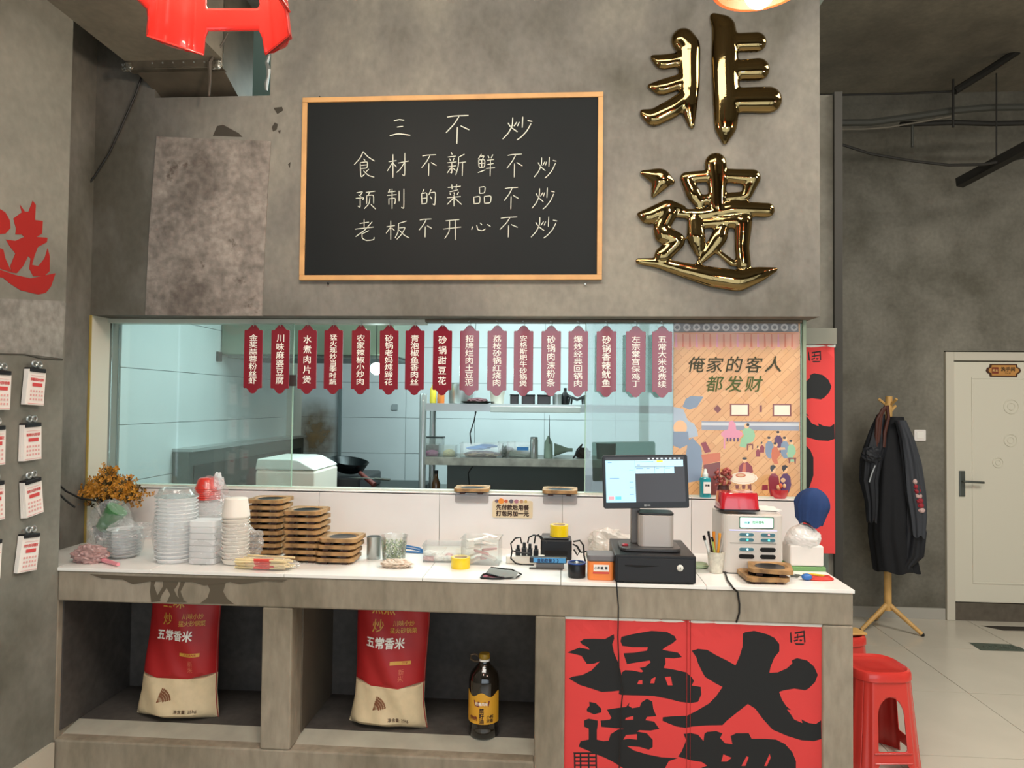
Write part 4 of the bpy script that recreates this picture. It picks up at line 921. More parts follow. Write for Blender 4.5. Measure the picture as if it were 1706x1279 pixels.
# paper cups
p = tp(378, 944); t = thing('paper_cup_stack', 'tall stack of white paper cups with thin rims in a torn bag', 'cup', (p.x+.003, p.y+.06, TC))
M_pc = mat('cup_paper', '#ebe3d8', .5)
for k in range(13):
    z = .003+k*.0135; obj('paper_cup', G().lathe([(.042, 0), (.050, .016), (.0515, .0165), (.0515, .0185), (.048, .0185)], 24, cap=False), M_pc, t, loc=(0, 0, z), smooth=True)
obj('top_cup', G().lathe([(.050, .0), (.0515, .001), (.0515, .004), (.041, .068), (.038, .070), (.0001, .070)], 24), M_pc, t, loc=(0, 0, .178), smooth=True)
obj('torn_bag', crumple((.03, -.03, .085), (.085, .055, .068), 71, .32, 44, 28, 2.3, base=False), M_bag, t)

# wrapped chopsticks
p = tp(435, 951); t = thing('chopstick_bundle', 'bundle of paper-wrapped chopsticks with red sleeves in a clear bag', 'chopsticks', (p.x, p.y+.035, TC))
M_slv, M_crm = mat('red_paper_sleeve', '#d8493f', .6), mat('cream_paper', '#e3cf9f', .6)
for k in range(26):
    y = R_.uniform(-.032, .034); z = .005+.008*(k//6)+R_.uniform(0, .003); an = R_.uniform(-.2, .2); L_ = .095; x0 = R_.uniform(-.012, .012)
    d = (math.cos(an), math.sin(an))
    pa = (x0-L_*d[0], y-L_*d[1]*.6, z); pb = (x0+L_*d[0], y+L_*d[1]*.6, z)
    cst = obj('chopstick', G().tube([pa, pb], .0042, 6), M_crm, t)
    m0 = (pa[0]*.62+pb[0]*.38, pa[1]*.62+pb[1]*.38, z); m1 = (pa[0]*.22+pb[0]*.78, pa[1]*.22+pb[1]*.78, z)
    m1 = (pa[0]*.30+pb[0]*.70, pa[1]*.30+pb[1]*.70, z)
    if k % 2 or k < 5: obj('red_sleeve', G().tube([m0, m1], .0052, 6), M_slv, cst)
obj('plastic_bag', crumple((.018, 0, .022), (.105, .045, .026), 81, .2, 44, 24, 3), M_bag, t)

# ------------------------------------------------------------------ middle of the counter
p = tp(618, 934); one('steel_cup', G().lathe([(.027, 0), (.028, .002), (.028, .085), (.0295, .088), (.0275, .088), (.026, .01), (.0001, .006)], 28, cap=False), M_steel, 'small stainless steel cup beside the low stack of trays', 'cup', (p.x, p.y+.04, TC), smooth=True)
p = tp(651, 937); t = thing('vegetable_tub', 'round clear plastic tub half filled with chopped green herbs', 'tub', (p.x, p.y+.05, TC))
obj('tub', G().lathe([(.0001, .001), (.044, .001), (.052, .095), (.055, .096), (.0505, .096), (.0425, .003), (.0001, .003)], 32, cap=False), M_tub, t, smooth=True)
g = G(); gl = [G(), G(), G()]
for k in range(900):
    a = R_.uniform(0, 2*PI); r = .040*math.sqrt(R_.random()); z = R_.uniform(.006, .073); r *= 1+z*1.6; 
    if R_.random() < .6: r = .0405+z*.075
    c_ = Vector((r*math.cos(a), r*math.sin(a), z)); d = Vector((R_.gauss(0, 1), R_.gauss(0, 1), R_.gauss(0, 1))).normalized()*R_.uniform(.003, .006); e_ = d.orthogonal().normalized()*.0025
    gl[k % 3].add([c_-d, c_+e_, c_+d, c_-e_], [(0, 1, 2, 3)])
for q, c_, nm in zip(gl, ('#5f7a3c', '#3f5c2c', '#a5b476'), ('dark_herbs', 'green_herbs', 'pale_herbs')): obj(nm, q, mat(nm, c_, .6), t, kind='stuff')
p = tp(658, 947); one('crumpled_bag', crumple((0, 0, .014), (.06, .03, .017), 91, .34, 40, 24, 3), mat('beige_film', '#cdb9a6', .4, coat=.2), 'small crumpled beige bag in front of the herb tub', 'bag', (p.x, p.y+.025, TC))
g = [tp(x, y) for x, y in ((668, 921), (700, 924))]
for k, (dy, dz) in enumerate(((0, .028), (.02, .014), (-.01, .006))):
    one('blue_string', G().tube([(-.01, 0, dz), (.03, -.004, dz-.002), (.075, -.012, max(.005, dz-.008)), (.1, -.014, .006)], .004, 6), mat('blue_plastic', '#2f6ea8', .4), ['upper blue loop of string', 'middle blue loop of string', 'lowest blue loop of string'][k]+' between herb tub and clear box', 'string', (g[0].x, g[0].y+.02+dy, TC), smooth=True)
def open_box(x, y, z, t_=.0015):
    g = G(); x/=2; y/=2
    for a, b_ in (((-x, -y, 0), (x, y, t_)), ((-x, -y, 0), (x, -y+t_, z)), ((-x, y-t_, 0), (x, y, z)), ((-x, -y, 0), (-x+t_, y, z)), ((x-t_, -y, 0), (x, y, z)),
                  ((-x-.004, -y-.004, z), (x+.004, -y, z+.003)), ((-x-.004, y, z), (x+.004, y+.004, z+.003)), ((-x-.004, -y, z), (-x, y, z+.003)), ((x, -y, z), (x+.004, y, z+.003))): g.box(a, b_)
    return g
M_pk, M_wh = mat('pink_packet', '#dfa7a4', .5), mat('white_packet', '#e9dfd8', .5)
p = tp(735, 938); t = thing('clear_box', 'low clear plastic box of small white packets', 'box', (p.x, p.y+.055, TC), .03)
obj('box_shell', open_box(.150, .095, .062), M_tub, t); obj('lid', G().slab(rrect(.155, .10, .01), .066, .069), M_tub, t)
for k in range(9): obj('packet', crumple((0, 0, .008), (.024, .018, .011), 100+k, .3, 14, 10), M_wh if k % 3 else M_pk, t, loc=(-.052+.036*(k % 4)+R_.uniform(-.004, .004), -.022+.044*(k//4 % 2), .003+.02*(k//8)))
p = tp(800, 942); t = thing('clear_box', 'taller clear plastic box heaped with white and pink tissue packets', 'box', (p.x, p.y+.055, TC), -.03)
obj('box_shell', open_box(.145, .105, .098), M_tub, t)
for k in range(12):
    obj('packet', G().slab(rrect(.058, .030, .006), 0, .008), M_pk if k in (1, 4, 5) else M_wh, t, loc=(-.03+.03*(k % 3), -.02+.02*(k % 2), .006+.0085*k), bevel=.002).rotation_euler = (R_.uniform(-.3, .3), R_.uniform(-.35, .35), R_.uniform(-.5, .5))
def tape(name, loc, label, r=.038, h=.045):
    t = thing(name, label, 'tape', loc)
    obj('tape_wound', G().lathe([(r*.74, 0), (r, 0), (r, h), (r*.74, h), (r*.74, 0)], 36, cap=False), M_yel, t, smooth=True)
    obj('card_core', G().lathe([(r*.66, .0005), (r*.735, .0005), (r*.735, h-.0005), (r*.66, h-.0005), (r*.66, .0005)], 36, cap=False), mat('card_core', '#c9b79a', .7), t, smooth=True)
p = tp(765, 949); tape('tape_roll', (p.x, p.y+.036, TC), 'roll of yellow packing tape lying on the counter by the clear boxes', .036, .040)
p = tp(831, 965); t = thing('cloth_pouch', 'folded grey cloth pouch with black edging and pink inside', 'pouch', (p.x, p.y+.025, TC), -.06)
obj('grey_cloth', G().grid(lambda u, v: (-.045+u*.105+.012*v, -.02+v*.055, .016+.014*math.sin(v*2.4)-.012*u), 12, 8), mat('grey_cloth', '#7d817d', .8), t, smooth=True)
obj('pink_lining', G().grid(lambda u, v: (-.058+u*.075, -.028+v*.045, .005+.003*math.sin(u*5)), 8, 5), mat('pink_cloth', '#c96f80', .8), t, smooth=True)
obj('edging', G().tube([(-.062, -.030, .005), (-.06, .0, .008), (-.045, -.02, .017), (-.01, -.024, .012), (.018, -.03, .006), (-.02, -.034, .004), (-.062, -.030, .005)], .0035, 6), M_blackr, t, smooth=True)
obj('edging', G().tube([(-.045, -.02, .017), (-.035, .03, .028), (.04, .036, .022), (.075, .03, .008), (.06, -.01, .006), (.018, -.03, .006)], .003, 6), M_blackr, t, smooth=True)

# power strip, plugs, printer and friends
p = tp(875, 940); t = thing('power_strip', 'white power strip crowded with black plugs', 'power strip', (p.x, p.y+.03, TC))
obj('strip_body', G().slab(rrect(.15, .05, .008), 0, .028), M_cream, t, bevel=.004)
for k, (x, h) in enumerate(((-.030, .04), (-.006, .05), (.016, .046), (.040, .04))):
    pg = obj('plug', G().box((x-.010, -.012, .029), (x+.010, .012, .029+h*.6)).box((x-.006, -.006, .029+h*.6), (x+.006, .006, .029+h)), M_black, t, bevel=.003)
ca = [[(845+x, y) for x, y in pp_] for pp_ in ([(24, 905), (22, 895), (14, 896), (6, 905), (8, 917), (22, 920), (38, 922)], [(34, 905), (36, 895), (44, 891), (56, 893), (66, 905)], [(45, 905), (47, 893), (52, 890), (58, 900)], [(8, 918), (6, 930), (14, 938), (26, 941), (44, 941)])]
for k, c_ in enumerate(ca):
    one('cable', G().tube([at(x, y, 'Y', 2.74+.0*k) for x, y in c_], .0032, 6), M_cable, f'black cord looping up from the power strip, {ORD[k]} loop from the left', 'cable', smooth=True)
p = tp(926, 934); t = thing('receipt_printer', 'black receipt printer behind the blue ruler box', 'printer', (p.x, p.y+.06, TC), .02)
obj('housing', G().box((-.062, -.05, 0), (.062, .06, .080)), M_black, t, bevel=.006)
obj('lid', G().box((-.058, -.046, .0805), (.05, .05, .089)), mat('dark_grey_plastic', '#3c3a3b', .3), t, bevel=.004)
obj('paper_slot', G().box((-.045, -.0515, .022), (.045, -.049, .036)), M_dark, t)
tape('tape_roll', (p.x+.012, p.y+.05, TC+.0895), 'roll of yellow packing tape on top of the black receipt printer', .037, .045)
p = tp(913, 948); t = thing('ruler_box', 'flat blue and black box lying in front of the receipt printer', 'box', (p.x, p.y+.02, TC), .0)
obj('case', G().box((-.07, -.012, .020), (.07, .016, .042)), M_black, t, bevel=.004)
obj('blue_label', G().box((-.055, -.0135, .023), (.066, -.012, .040)), mat('blue_label', '#4b95cc', .4), t)
obj('lettering', shift(text_g('自助取餐 》》', .014, .0005), .0, -.0145, .031), mat('navy_ink', '#16345c', .5), t)
obj('stand', G().box((-.045, -.010, 0), (.06, .02, .0195)), mat('grey_tray', '#6e6c6a', .4), t)
obj('foot_plate', G().box((-.07, -.03, 0), (.055, -.011, .004)), mat('dark_grey_plate', '#4a4844', .4), t)
p = tp(961, 964); t = thing('payment_speaker', 'round black gadget with a blue ring and shiny dome', 'speaker', (p.x, p.y+.03, TC))
obj('drum', G().lathe([(.030, 0), (.032, .003), (.032, .045), (.029, .05), (.0001, .046)], 28), M_black, t, smooth=True)
obj('blue_ring', G().lathe([(.027, .049), (.033, .049), (.033, .053), (.027, .053), (.027, .049)], 28, cap=False), mat('blue_ring', '#2c4a8c', .3), t, smooth=True)
obj('dome', G().ball((0, -.004, .048), .010, 12, 8), M_steel, t, smooth=True)
for k, c_ in enumerate(([(955, 902), (966, 900), (972, 908), (973, 925), (975, 935)], [(954, 906), (962, 910), (968, 920), (980, 918), (986, 922)], [(956, 915), (962, 925), (966, 918), (960, 908)])):
    one('cable', G().tube([at(x, y, 'Y', 2.78) for x, y in c_], .0035, 6), M_cable, 'tangled black cord at the right side of the receipt printer, '+['outer loop', 'middle loop', 'inner loop'][k], 'cable', smooth=True)
p = tp(1001, 967); t = thing('storage_jar', 'square orange tub with a grey lid and white sticker', 'tub', (p.x, p.y+.045, TC), .0)
obj('tub_body', G().slab(rrect(.092, .085, .012), 0, .066), mat('orange_plastic', '#e8823c', .35, coat=.2), t, bevel=.002)
obj('lid', G().slab(rrect(.096, .089, .012), .0665, .088), mat('grey_lid', '#6e6a6c', .35), t, bevel=.004)
obj('sticker', G().box((-.026, -.0445, .032), (.028, -.0425, .055)), M_paper, t); obj('lettering', shift(text_g('小料盒 售', .011, .0003), 0, -.0450, .044), M_black, t)
obj('sticker_band', G().box((-.028, -.0442, .024), (.029, -.0425, .029)), M_pink, t)
p = tp(1015, 925); t = thing('plastic_bag', 'limp white plastic bag slumped behind the orange tub', 'bag', (p.x, p.y+.06, TC))
obj('bag_film', crumple((0, 0, .06), (.085, .05, .062), 124, .42, 46, 28, 1.1), mat('white_film', '#d9d3cc', .3, coat=.4), t)
p2 = tp(985, 930); one('snack_packet', crumple((0, 0, .012), (.022, .018, .014), 131, .3, 18, 12), mat('green_packet', '#8fae7a', .4), 'small green and pink wrapper between the cords and orange tub', 'packet', (p2.x, p2.y+.03, TC))

# cash drawer and till
a, b_ = tp(1024, 970), tp(1160, 975); w_ = (b_.x-a.x); dx_ = (a.x+b_.x)/2; yd_ = (a.y+b_.y)/2
t = thing('cash_drawer', 'black metal cash drawer with a slot and round key lock', 'cash drawer', (dx_, yd_+.15, TC))
obj('case', G().box((-w_/2, -.15, .004), (w_/2, .15, .098)), M_black, t, bevel=.004)
obj('drawer_front', G().box((-w_/2+.008, -.154, .010), (w_/2-.008, -.150, .088)), mat('drawer_black', '#1d1d20', .45), t, bevel=.001)
obj('bill_slot', G().prism([(-.105, .060), (-.06, .056), (-.01, .060), (.012, .063), (-.105, .064)], -.1555, -.1535), M_dark, t)
lk = obj('lock', G().ball((w_/2-.055, -.155, .058), .0115, 16, 8, sc=(1, .4, 1)), mat('white_lock', '#dcdcd4', .3), t, smooth=True)
obj('keyhole', G().box((w_/2-.056, -.1605, .054), (w_/2-.054, -.159, .062)), M_dark, lk)
for x in (-1, 1): obj('foot', G().box((x*(w_/2-.02)-.012, -.14, 0), (x*(w_/2-.02)+.012, -.11, .0045)), M_blackr, t)
zt_ = TC+.098
t = thing('till_stand', 'grey metal point-of-sale stand on the cash drawer', 'stand', (dx_-.008, yd_+.13, zt_))
obj('base_plate', G().slab(rrect(.215, .16, .03), .0005, .013), mat('base_grey', '#4d4b4b', .3, metal=.5), t, bevel=.003)
obj('column', G().box((-.062, .01, .013), (-.030, .05, .25)), mat('column_grey', '#6a6460', .35, metal=.6), t, bevel=.003)
obj('printer_housing', G().slab([(x, y) for x, y in rrect(.125, .10, .02, 5, .022, .0)], .013, .126), mat('satin_aluminium', '#b5aca6', .4, metal=.35), t, bevel=.002)
obj('housing_cap', G().slab([(x, y) for x, y in rrect(.127, .102, .02, 5, .022, .0)], .1265, .133), M_black, t, bevel=.002)
obj('red_button', G().lathe([(.012, .0135), (.012, .017), (.008, .019), (.0001, .019)], 16, c=(-.088, -.03, 0)), mat('red_button', '#a12030', .3), t, smooth=True)
mp_ = at(1077, 802, 'Y', yd_+.10); mw = 139*(yd_+.10)/FPX; mh = 87*(yd_+.10)/FPX
t = thing('till_monitor', 'black till touchscreen showing a light blue order page', 'monitor', (mp_.x, yd_+.10, mp_.z-mh/2), .04)
t.rotation_euler = (-.10, -.028, .02)
obj('bezel', G().prism(rrect(mw, mh, .008, 4, 0, mh/2), -.006, .022), M_black, t, bevel=.002)
sx0, sx1, sz0, sz1 = -mw/2+.010, mw/2-.012, .022, mh-.008
SW, SH = sx1-sx0, sz1-sz0
obj('display', G().box((sx0, -.0066, sz0), (sx1, -.006, sz1)), mat('screen_dark', '#2a2728', .15, emit='#2c2728', es=.5), t)
def scr(nm, u0, v0, u1, v1, c_, es=1.0, d=.0002):
    return obj(nm, G().box((sx0+SW*u0, -.0068-d, sz1-SH*v1), (sx0+SW*u1, -.0066, sz1-SH*v0)), mat('scr'+c_, c_, .2, emit=c_, es=es), t)
scr('screen_panel', 0, .07, .375, 1, '#9fd6ee', .5); scr('screen_panel', .378, .07, .985, .215, '#a6daf0', .5)
for k in range(4): scr('screen_panel', .378+k*.124, .225, .378+k*.124+.120, .365, '#a6daf0', .5)
scr('screen_button', .65, .075, .73, .115, '#e8b93c', .9, .0004); scr('screen_button', .03, .87, .10, .94, '#e07c84', .9, .0004); scr('screen_button', .115, .87, .19, .94, '#4f9fe0', .9, .0004)
for k in range(8): scr('menu_item', .54+k*.055, .025, .565+k*.055, .05, '#cfe6f2', .8, .0004)
for k, (u, v, l_) in enumerate(((.3, .28, .06), (.05, .46, .12), (.3, .55, .05), (.3, .68, .05), (.3, .82, .05), (.4, .17, .04), (.39, .25, .09), (.52, .25, .04), (.64, .25, .04), (.76, .25, .06), (.39, .10, .22), (.03, .11, .05))): scr('text_line', u, v, u+l_, v+.013, '#5d86a0', .6, .0005)
obj('badge', G().box((-.008, -.0068, .007), (.0, -.006, .014)).box((.003, -.0068, .008), (.014, -.006, .013)), mat('badge_grey', '#8a8a8a', .4), t)

# ------------------------------------------------------------------ right end
p = tp(1166, 949); one('snack_packet', crumple((0, 0, .010), (.040, .03, .013), 141, .2, 26, 16), mat('pale_green_film', '#a8b894', .4), 'flat pale green packet lying between cash drawer and pen cup', 'packet', (p.x, p.y+.035, TC))
p = tp(1196, 957); t = thing('pen_cup', 'white paper cup of pens with a speckled print', 'cup', (p.x, p.y+.032, TC))
obj('cup', G().lathe([(.0001, .001), (.0235, .001), (.0325, .078), (.034, .079), (.031, .079), (.022, .004), (.0001, .004)], 28, cap=False), mat('speckled_paper', '#d8d2c2', .6, noise=.2, nscale=60), t, smooth=True)
for k, (an, hh, c_, r) in enumerate(((-.30, .135, '#d8dcd8', .0045), (-.16, .150, '#2a1c1c', .004), (-.02, .148, '#e08a28', .005), (.10, .145, '#e0982f', .0045), (.20, .15, '#b9b4ac', .0035), (.36, .135, '#d8c92a', .0055), (-.36, .13, '#a9b85c', .004))):
    pn = thing('pen', ['white pen leaning left', 'dark brown pen', 'orange pencil', 'second orange pencil', 'thin grey pen', 'yellow highlighter leaning right', 'pale green pen, leftmost'][k]+' in the speckled cup', 'pen', (p.x, p.y+.032, TC), 0, 'pens in the speckled cup')
    y = -.012+.008*(k % 3); x = .014*(k-3)/3*1.2
    obj('barrel', G().tube([(x*.4, y*.5, .012), (x+an*hh*.75, y, hh)], r, 8), mat('pen'+c_, c_, .4), pn, smooth=True)
    obj('cap', G().tube([(x+an*hh*.75*.88, y, hh*.9), (x+an*hh*.75, y, hh+.003)], r*1.15, 8), M_black if k in (0, 1, 6) else mat('pen'+c_, c_, .4), pn, smooth=True)
a, b_ = tp(1210, 960), tp(1312, 962); w_ = (b_.x-a.x)*1.02; cx = (a.x+b_.x)/2-.004; yy = a.y+.03
t = thing('power_bank_station', 'white power bank rental station with lit screen and two columns of slots', 'charger', (cx, yy+.11, TC))
obj('tower', G().slab(rrect(w_, .20, .03, 6), .004, .218), mat('station_white', '#cdc6be', .35), t, bevel=.004)
obj('foot', G().slab(rrect(w_*.94, .19, .03, 6), 0, .004), M_black, t)
F = -.1005
obj('dividing_groove', G().box((-w_/2+.028, F-.0005, .113), (w_/2-.028, F+.001, .1155)), mat('groove_grey', '#8c8880', .5), t)
obj('light_strip', G().box((-w_/2+.026, F-.0008, .160), (w_/2-.026, F+.001, .1625)), mat('violet_strip', '#c8c8ff', .4, emit='#b9b8ff', es=.7), t)
sc_ = obj('screen_bezel', G().prism(rrect(.125, .043, .005, 4, .012, .190), F-.001, F+.002), mat('bezel_green', '#3a4a40', .3), t)
obj('screen', G().prism(rrect(.119, .037, .004, 4, .012, .190), F-.0016, F), mat('lcd', '#bff0d4', .2, emit='#b4f0d0', es=.9), sc_)
obj('lettering', shift(text_g('扫码借电', .0105, .0003), .018, F-.0022, .192), mat('grey_ink', '#5a6660', .6), sc_)
obj('lettering', shift(text_g('共享', .010, .0003), -.022, F-.0022, .190), mat('blue_ink', '#3f7fae', .6), sc_)
LED = [['#8ff0ff', '#ff7a7a'], ['#3cf0c0', '#4ce8b0'], ['#a8f0ff', None], [None, None]]
for r in range(4):
    for c2 in range(2):
        z = (.146, .127, .092, .066)[r]; x = -.030+c2*.077+.006
        sl = obj('slot', G().prism(rrect(.056, .0155, .0077, 5, x, z), F-.0012, F+.001), mat('slot_rim', '#d8d4cc', .3) if LED[r][c2] else M_dark, t)
        if LED[r][c2]:
            obj('power_bank', G().prism(rrect(.052, .012, .006, 5, x, z), F-.0024, F), mat('teal_plastic', '#3f6f7c', .35), sl)
            obj('led', G().ball((x+.003, F-.003, z), .0035, 10, 6), mat('led'+LED[r][c2], LED[r][c2], .3, emit=LED[r][c2], es=2.5), sl, smooth=True)
TSZ = TC+.2185
# papers, red tray, flowers, spray bottle on station top and sill
q = at(1290, 858, 'Z', TSZ)
for k in range(5): one('paper_sheet', G().box((-.07, -.06, 0), (.07, .06, .0018)), M_paper, f'sheet of white paper on the power bank station, {NTH[4-k] if k else "lowest"} of the pile', 'paper', (cx+.045+R_.uniform(-.008, .008), yy+.13+R_.uniform(-.006, .006), TSZ+k*.0022), R_.uniform(-.25, .25), 'paper pile on the station')
t = thing('red_box', 'shiny red plastic box with a dark base standing on the power bank station', 'box', (cx-.045, yy+.07, TSZ+.0115), .04)
M_rs = mat('red_shell', '#c01f2c', .15, coat=1)
g = G(); lo, hi = rrect(.145, .105, .02, 5), rrect(.136, .096, .02, 5); n = len(lo)
g.add([(x, y, .006) for x, y in lo]+[(x, y, .062) for x, y in hi]+[(x*.97, y*.97, .066) for x, y in hi], [(k, (k+1) % n, n+(k+1) % n, n+k) for k in range(n)]+[(n+k, n+(k+1) % n, 2*n+(k+1) % n, 2*n+k) for k in range(n)]+[tuple(range(2*n, 3*n)), tuple(range(n))[::-1]])
obj('shell', g, M_rs, t, smooth=True)
obj('dark_base', G().slab(rrect(.150, .110, .02, 5), 0, .006), M_black, t)
p = at(1183, 833, 'Z', ZS); t = thing('spray_bottle', 'teal liquid hand sanitiser bottle with white pump cap on the sill', 'bottle', (p.x, YBS+.03, ZS))
obj('bottle_body', G().lathe([(.0001, 0), (.024, 0), (.0245, .003), (.0245, .075), (.021, .082), (.010, .086), (.009, .09)], 28, cap=False), mat('teal_liquid', '#1f8f9a', .1, coat=1), t, smooth=True)
obj('pump_cap', G().lathe([(.012, .086), (.012, .098), (.008, .102), (.006, .118), (.0001, .12)], 20), mat('clear_white', '#d8e0dc', .25), t, smooth=True)
obj('label', G().prism([(-.012, .018), (.018, .018), (.018, .066), (-.012, .066)], -.0265, -.0235), M_paper, t)
obj('lettering', shift(text_g('消毒', .010, .0004), .003, -.027, .052), M_black, t)
p = at(1212, 832, 'Z', ZS); t = thing('berry_flowers', 'cluster of dusty red artificial berries behind the shiny red box', 'plant', (p.x, YBS+.045, ZS))
obj('vase', G().lathe([(.022, 0), (.03, .02), (.024, .05), (.020, .052), (.0001, .05)], 18), mat('dark_vase', '#4a2a26', .4), t, smooth=True)
g = G()
for k in range(110):
    a = R_.uniform(0, 2*PI); e_ = R_.random()**.5*.042; z = .05+R_.uniform(0, .085)*(1-e_*9*.6); g.ball((e_*math.cos(a), e_*.7*math.sin(a), z), R_.uniform(.005, .009), 8, 6)
obj('berries', g, mat('berry_red', '#9c4a44', .35, noise=.4, nscale=60), t, kind='stuff', smooth=True)
p = at(1308, 838, 'Z', ZS-.01); t = thing('flower_pot', 'small round red bowl with cream blossoms at the right end of the sill', 'pot', (p.x, YBS+.05, ZS))
obj('bowl', G().lathe([(.0001, 0), (.030, 0), (.036, .008), (.040, .036), (.037, .036), (.0001, .03)], 28, cap=False), MATS['red_shell'], t, smooth=True)
for k in range(9):
    a = k*2.4; obj('blossom', G().ball((.024*math.cos(a)*(k % 3)/2, .02*math.sin(a), .040+.006*(k % 3)), .009, 8, 6, sc=(1, 1, 1.3)), mat('cream_petal', '#d9b98a', .5) if k % 2 else mat('orange_petal', '#c9603a', .5), t, smooth=True)
# white bag stack with blue cap
p = tp(1345, 952); t = thing('tissue_pack', 'block of white napkins in a creased white bag on a green pad', 'napkins', (p.x+.002, p.y+.055, TC))
obj('green_pad', G().box((-.068, -.05, 0), (.068, .06, .016)), mat('green_pad', '#6f9a62', .6), t, bevel=.002)
obj('napkin_block', G().box((-.062, -.046, .0165), (.062, .055, .095)), mat('napkin_white', '#ded8d2', .7), t, bevel=.006)
obj('white_bag', crumple((0, .0, .112), (.066, .054, .056), 151, .16, 48, 30, 1.3, base=False), mat('white_bag_film', '#dcd8d4', .3, coat=.3), t)
p3 = at(1348, 880, 'Y', p.y+.055)
def drape(th_, c_, h, rx, ry, folds, seed, top=.5):
    g = G(); n, m = 56, 26
    for j in range(m+1):
        v = j/m; z = h*(1-v)
        for i in range(n):
            a = 2*PI*i/n; f = 1+folds*v*(math.sin(a*7+seed)+.5*math.sin(a*13+seed*2)); prof = math.sin(min(1, v*1.5+.05)*PI/2)**.6*(1-.28*max(0, v-.55)/.45)
            g.v.append((c_[0]+rx*prof*f*math.cos(a), c_[1]+ry*prof*f*math.sin(a), c_[2]+z))
    g.f = [(j*n+i, (j+1)*n+i, (j+1)*n+(i+1) % n, j*n+(i+1) % n) for j in range(m) for i in range(n)]+[tuple(range(n))]; g.m = [0]*len(g.f)
    return g
g = G(); n, m = 72, 30
for j in range(m+1):
    v = j/m; th_ = v*2.35
    for i in range(n):
        a = 2*PI*i/n; f = 1+.10*v*(math.sin(a*5+1.0)+.7*math.sin(a*9+2.2)+.3*math.sin(a*17))+.06*math.sin(a*2+v*4)
        g.v.append((.068*math.sin(min(th_, 1.75))*f*math.cos(a)*(1-.22*max(0, v-.65)/.35), .052*math.sin(min(th_, 1.75))*f*math.sin(a), .085+.078*math.cos(min(th_, 1.57))-max(0, th_-1.57)*.085-.012*math.sin(a*4+1)*v))
g.f = [(j*n+i, (j+1)*n+i, (j+1)*n+(i+1) % n, j*n+(i+1) % n) for j in range(m) for i in range(n)]+[tuple(range(m*n, m*n+n))]; g.m = [0]*len(g.f)
bc = one('cap', g, mat('navy_cloth', '#1d3766', .85), 'navy blue cloth cap draped over the top of the white napkin bag', 'cap', (p3.x, p3.y, TC+.160), smooth=True)
bc.rotation_euler = (.1, .12, 0); bc.scale = (.88, .88, .92)
# lanyard, scissors
p = tp(1352, 966)
t = thing('lanyard', 'red cord lanyard looped on the counter end', 'cord', (p.x+.03, p.y+.01, TC))
for k in range(3): obj('cord_loop', G().tube([(.048*math.cos(a*PI/10)*(1-.12*k), .022*math.sin(a*PI/10)*(1-.1*k), .004+.004*k) for a in range(21)], .0035, 6), mat('red_cord', '#cc3328', .5), t, smooth=True)
obj('yellow_cord', G().tube([(-.05, .02, .014), (-.02, .015, .015), (.02, .006, .013)], .004, 6), mat('yellow_cord', '#d8b22c', .5), t, smooth=True)
one('key_fob', G().ball((0, 0, .012), .017, 16, 10, sc=(1.1, .8, .7)), mat('blue_fob', '#2f6cb4', .4), 'blue plastic key fob lying beside the red lanyard', 'key fob', (p.x-.018, p.y-.004, TC), smooth=True)
one('scissors', G().tube([(-.05, .02, .006), (-.035, .028, .008), (-.02, .02, .008), (-.03, .01, .006), (-.05, .02, .006)], .004, 6).tube([(-.02, .02, .008), (.02, .012, .008)], .003, 6), M_steeld, 'small dark scissors beside the blue fob', 'scissors', (p.x-.012, p.y+.012, TC), smooth=True)
# cables over the counter edge
def wire(pts, label, r=.0035):
    one('cable', G().tube(pts, r, 6), M_cable, label, 'cable', smooth=True)
wire([tp(1207, 952)+Vector((0, 0, .004)), tp(1212, 968)+Vector((0, 0, .004)), tp(1222, 982)+Vector((0, 0, .004)), zc(1228, 987)+Vector((0, -.008, .004)), zc(1231, 1005)+Vector((0, -.008, 0)), zc(1231, 1020)+Vector((0, -.006, 0)), zc(1226, 1036)+Vector((0, -.005, 0))], 'black cable running from the power bank station over the counter front')
wire([tp(1026, 962)+Vector((0, .01, .004)), tp(1027, 972)+Vector((0, 0, .004)), zc(1027, 975)+Vector((0, -.008, .004)), zc(1030, 1010)+Vector((0, -.008, 0)), zc(1029, 1060)+Vector((0, -.01, 0)), zc(1031, 1115)+Vector((0, -.012, 0)), zc(1037, 1150)+Vector((0, -.012, 0)), zc(1034, 1180)+Vector((0, -.012, 0)), zc(1031, 1279)+Vector((0, -.012, 0)), zc(1031, 1400)+Vector((0, -.012, 0))], 'thin black cable hanging from the cash drawer down across the red curtain', .0022)

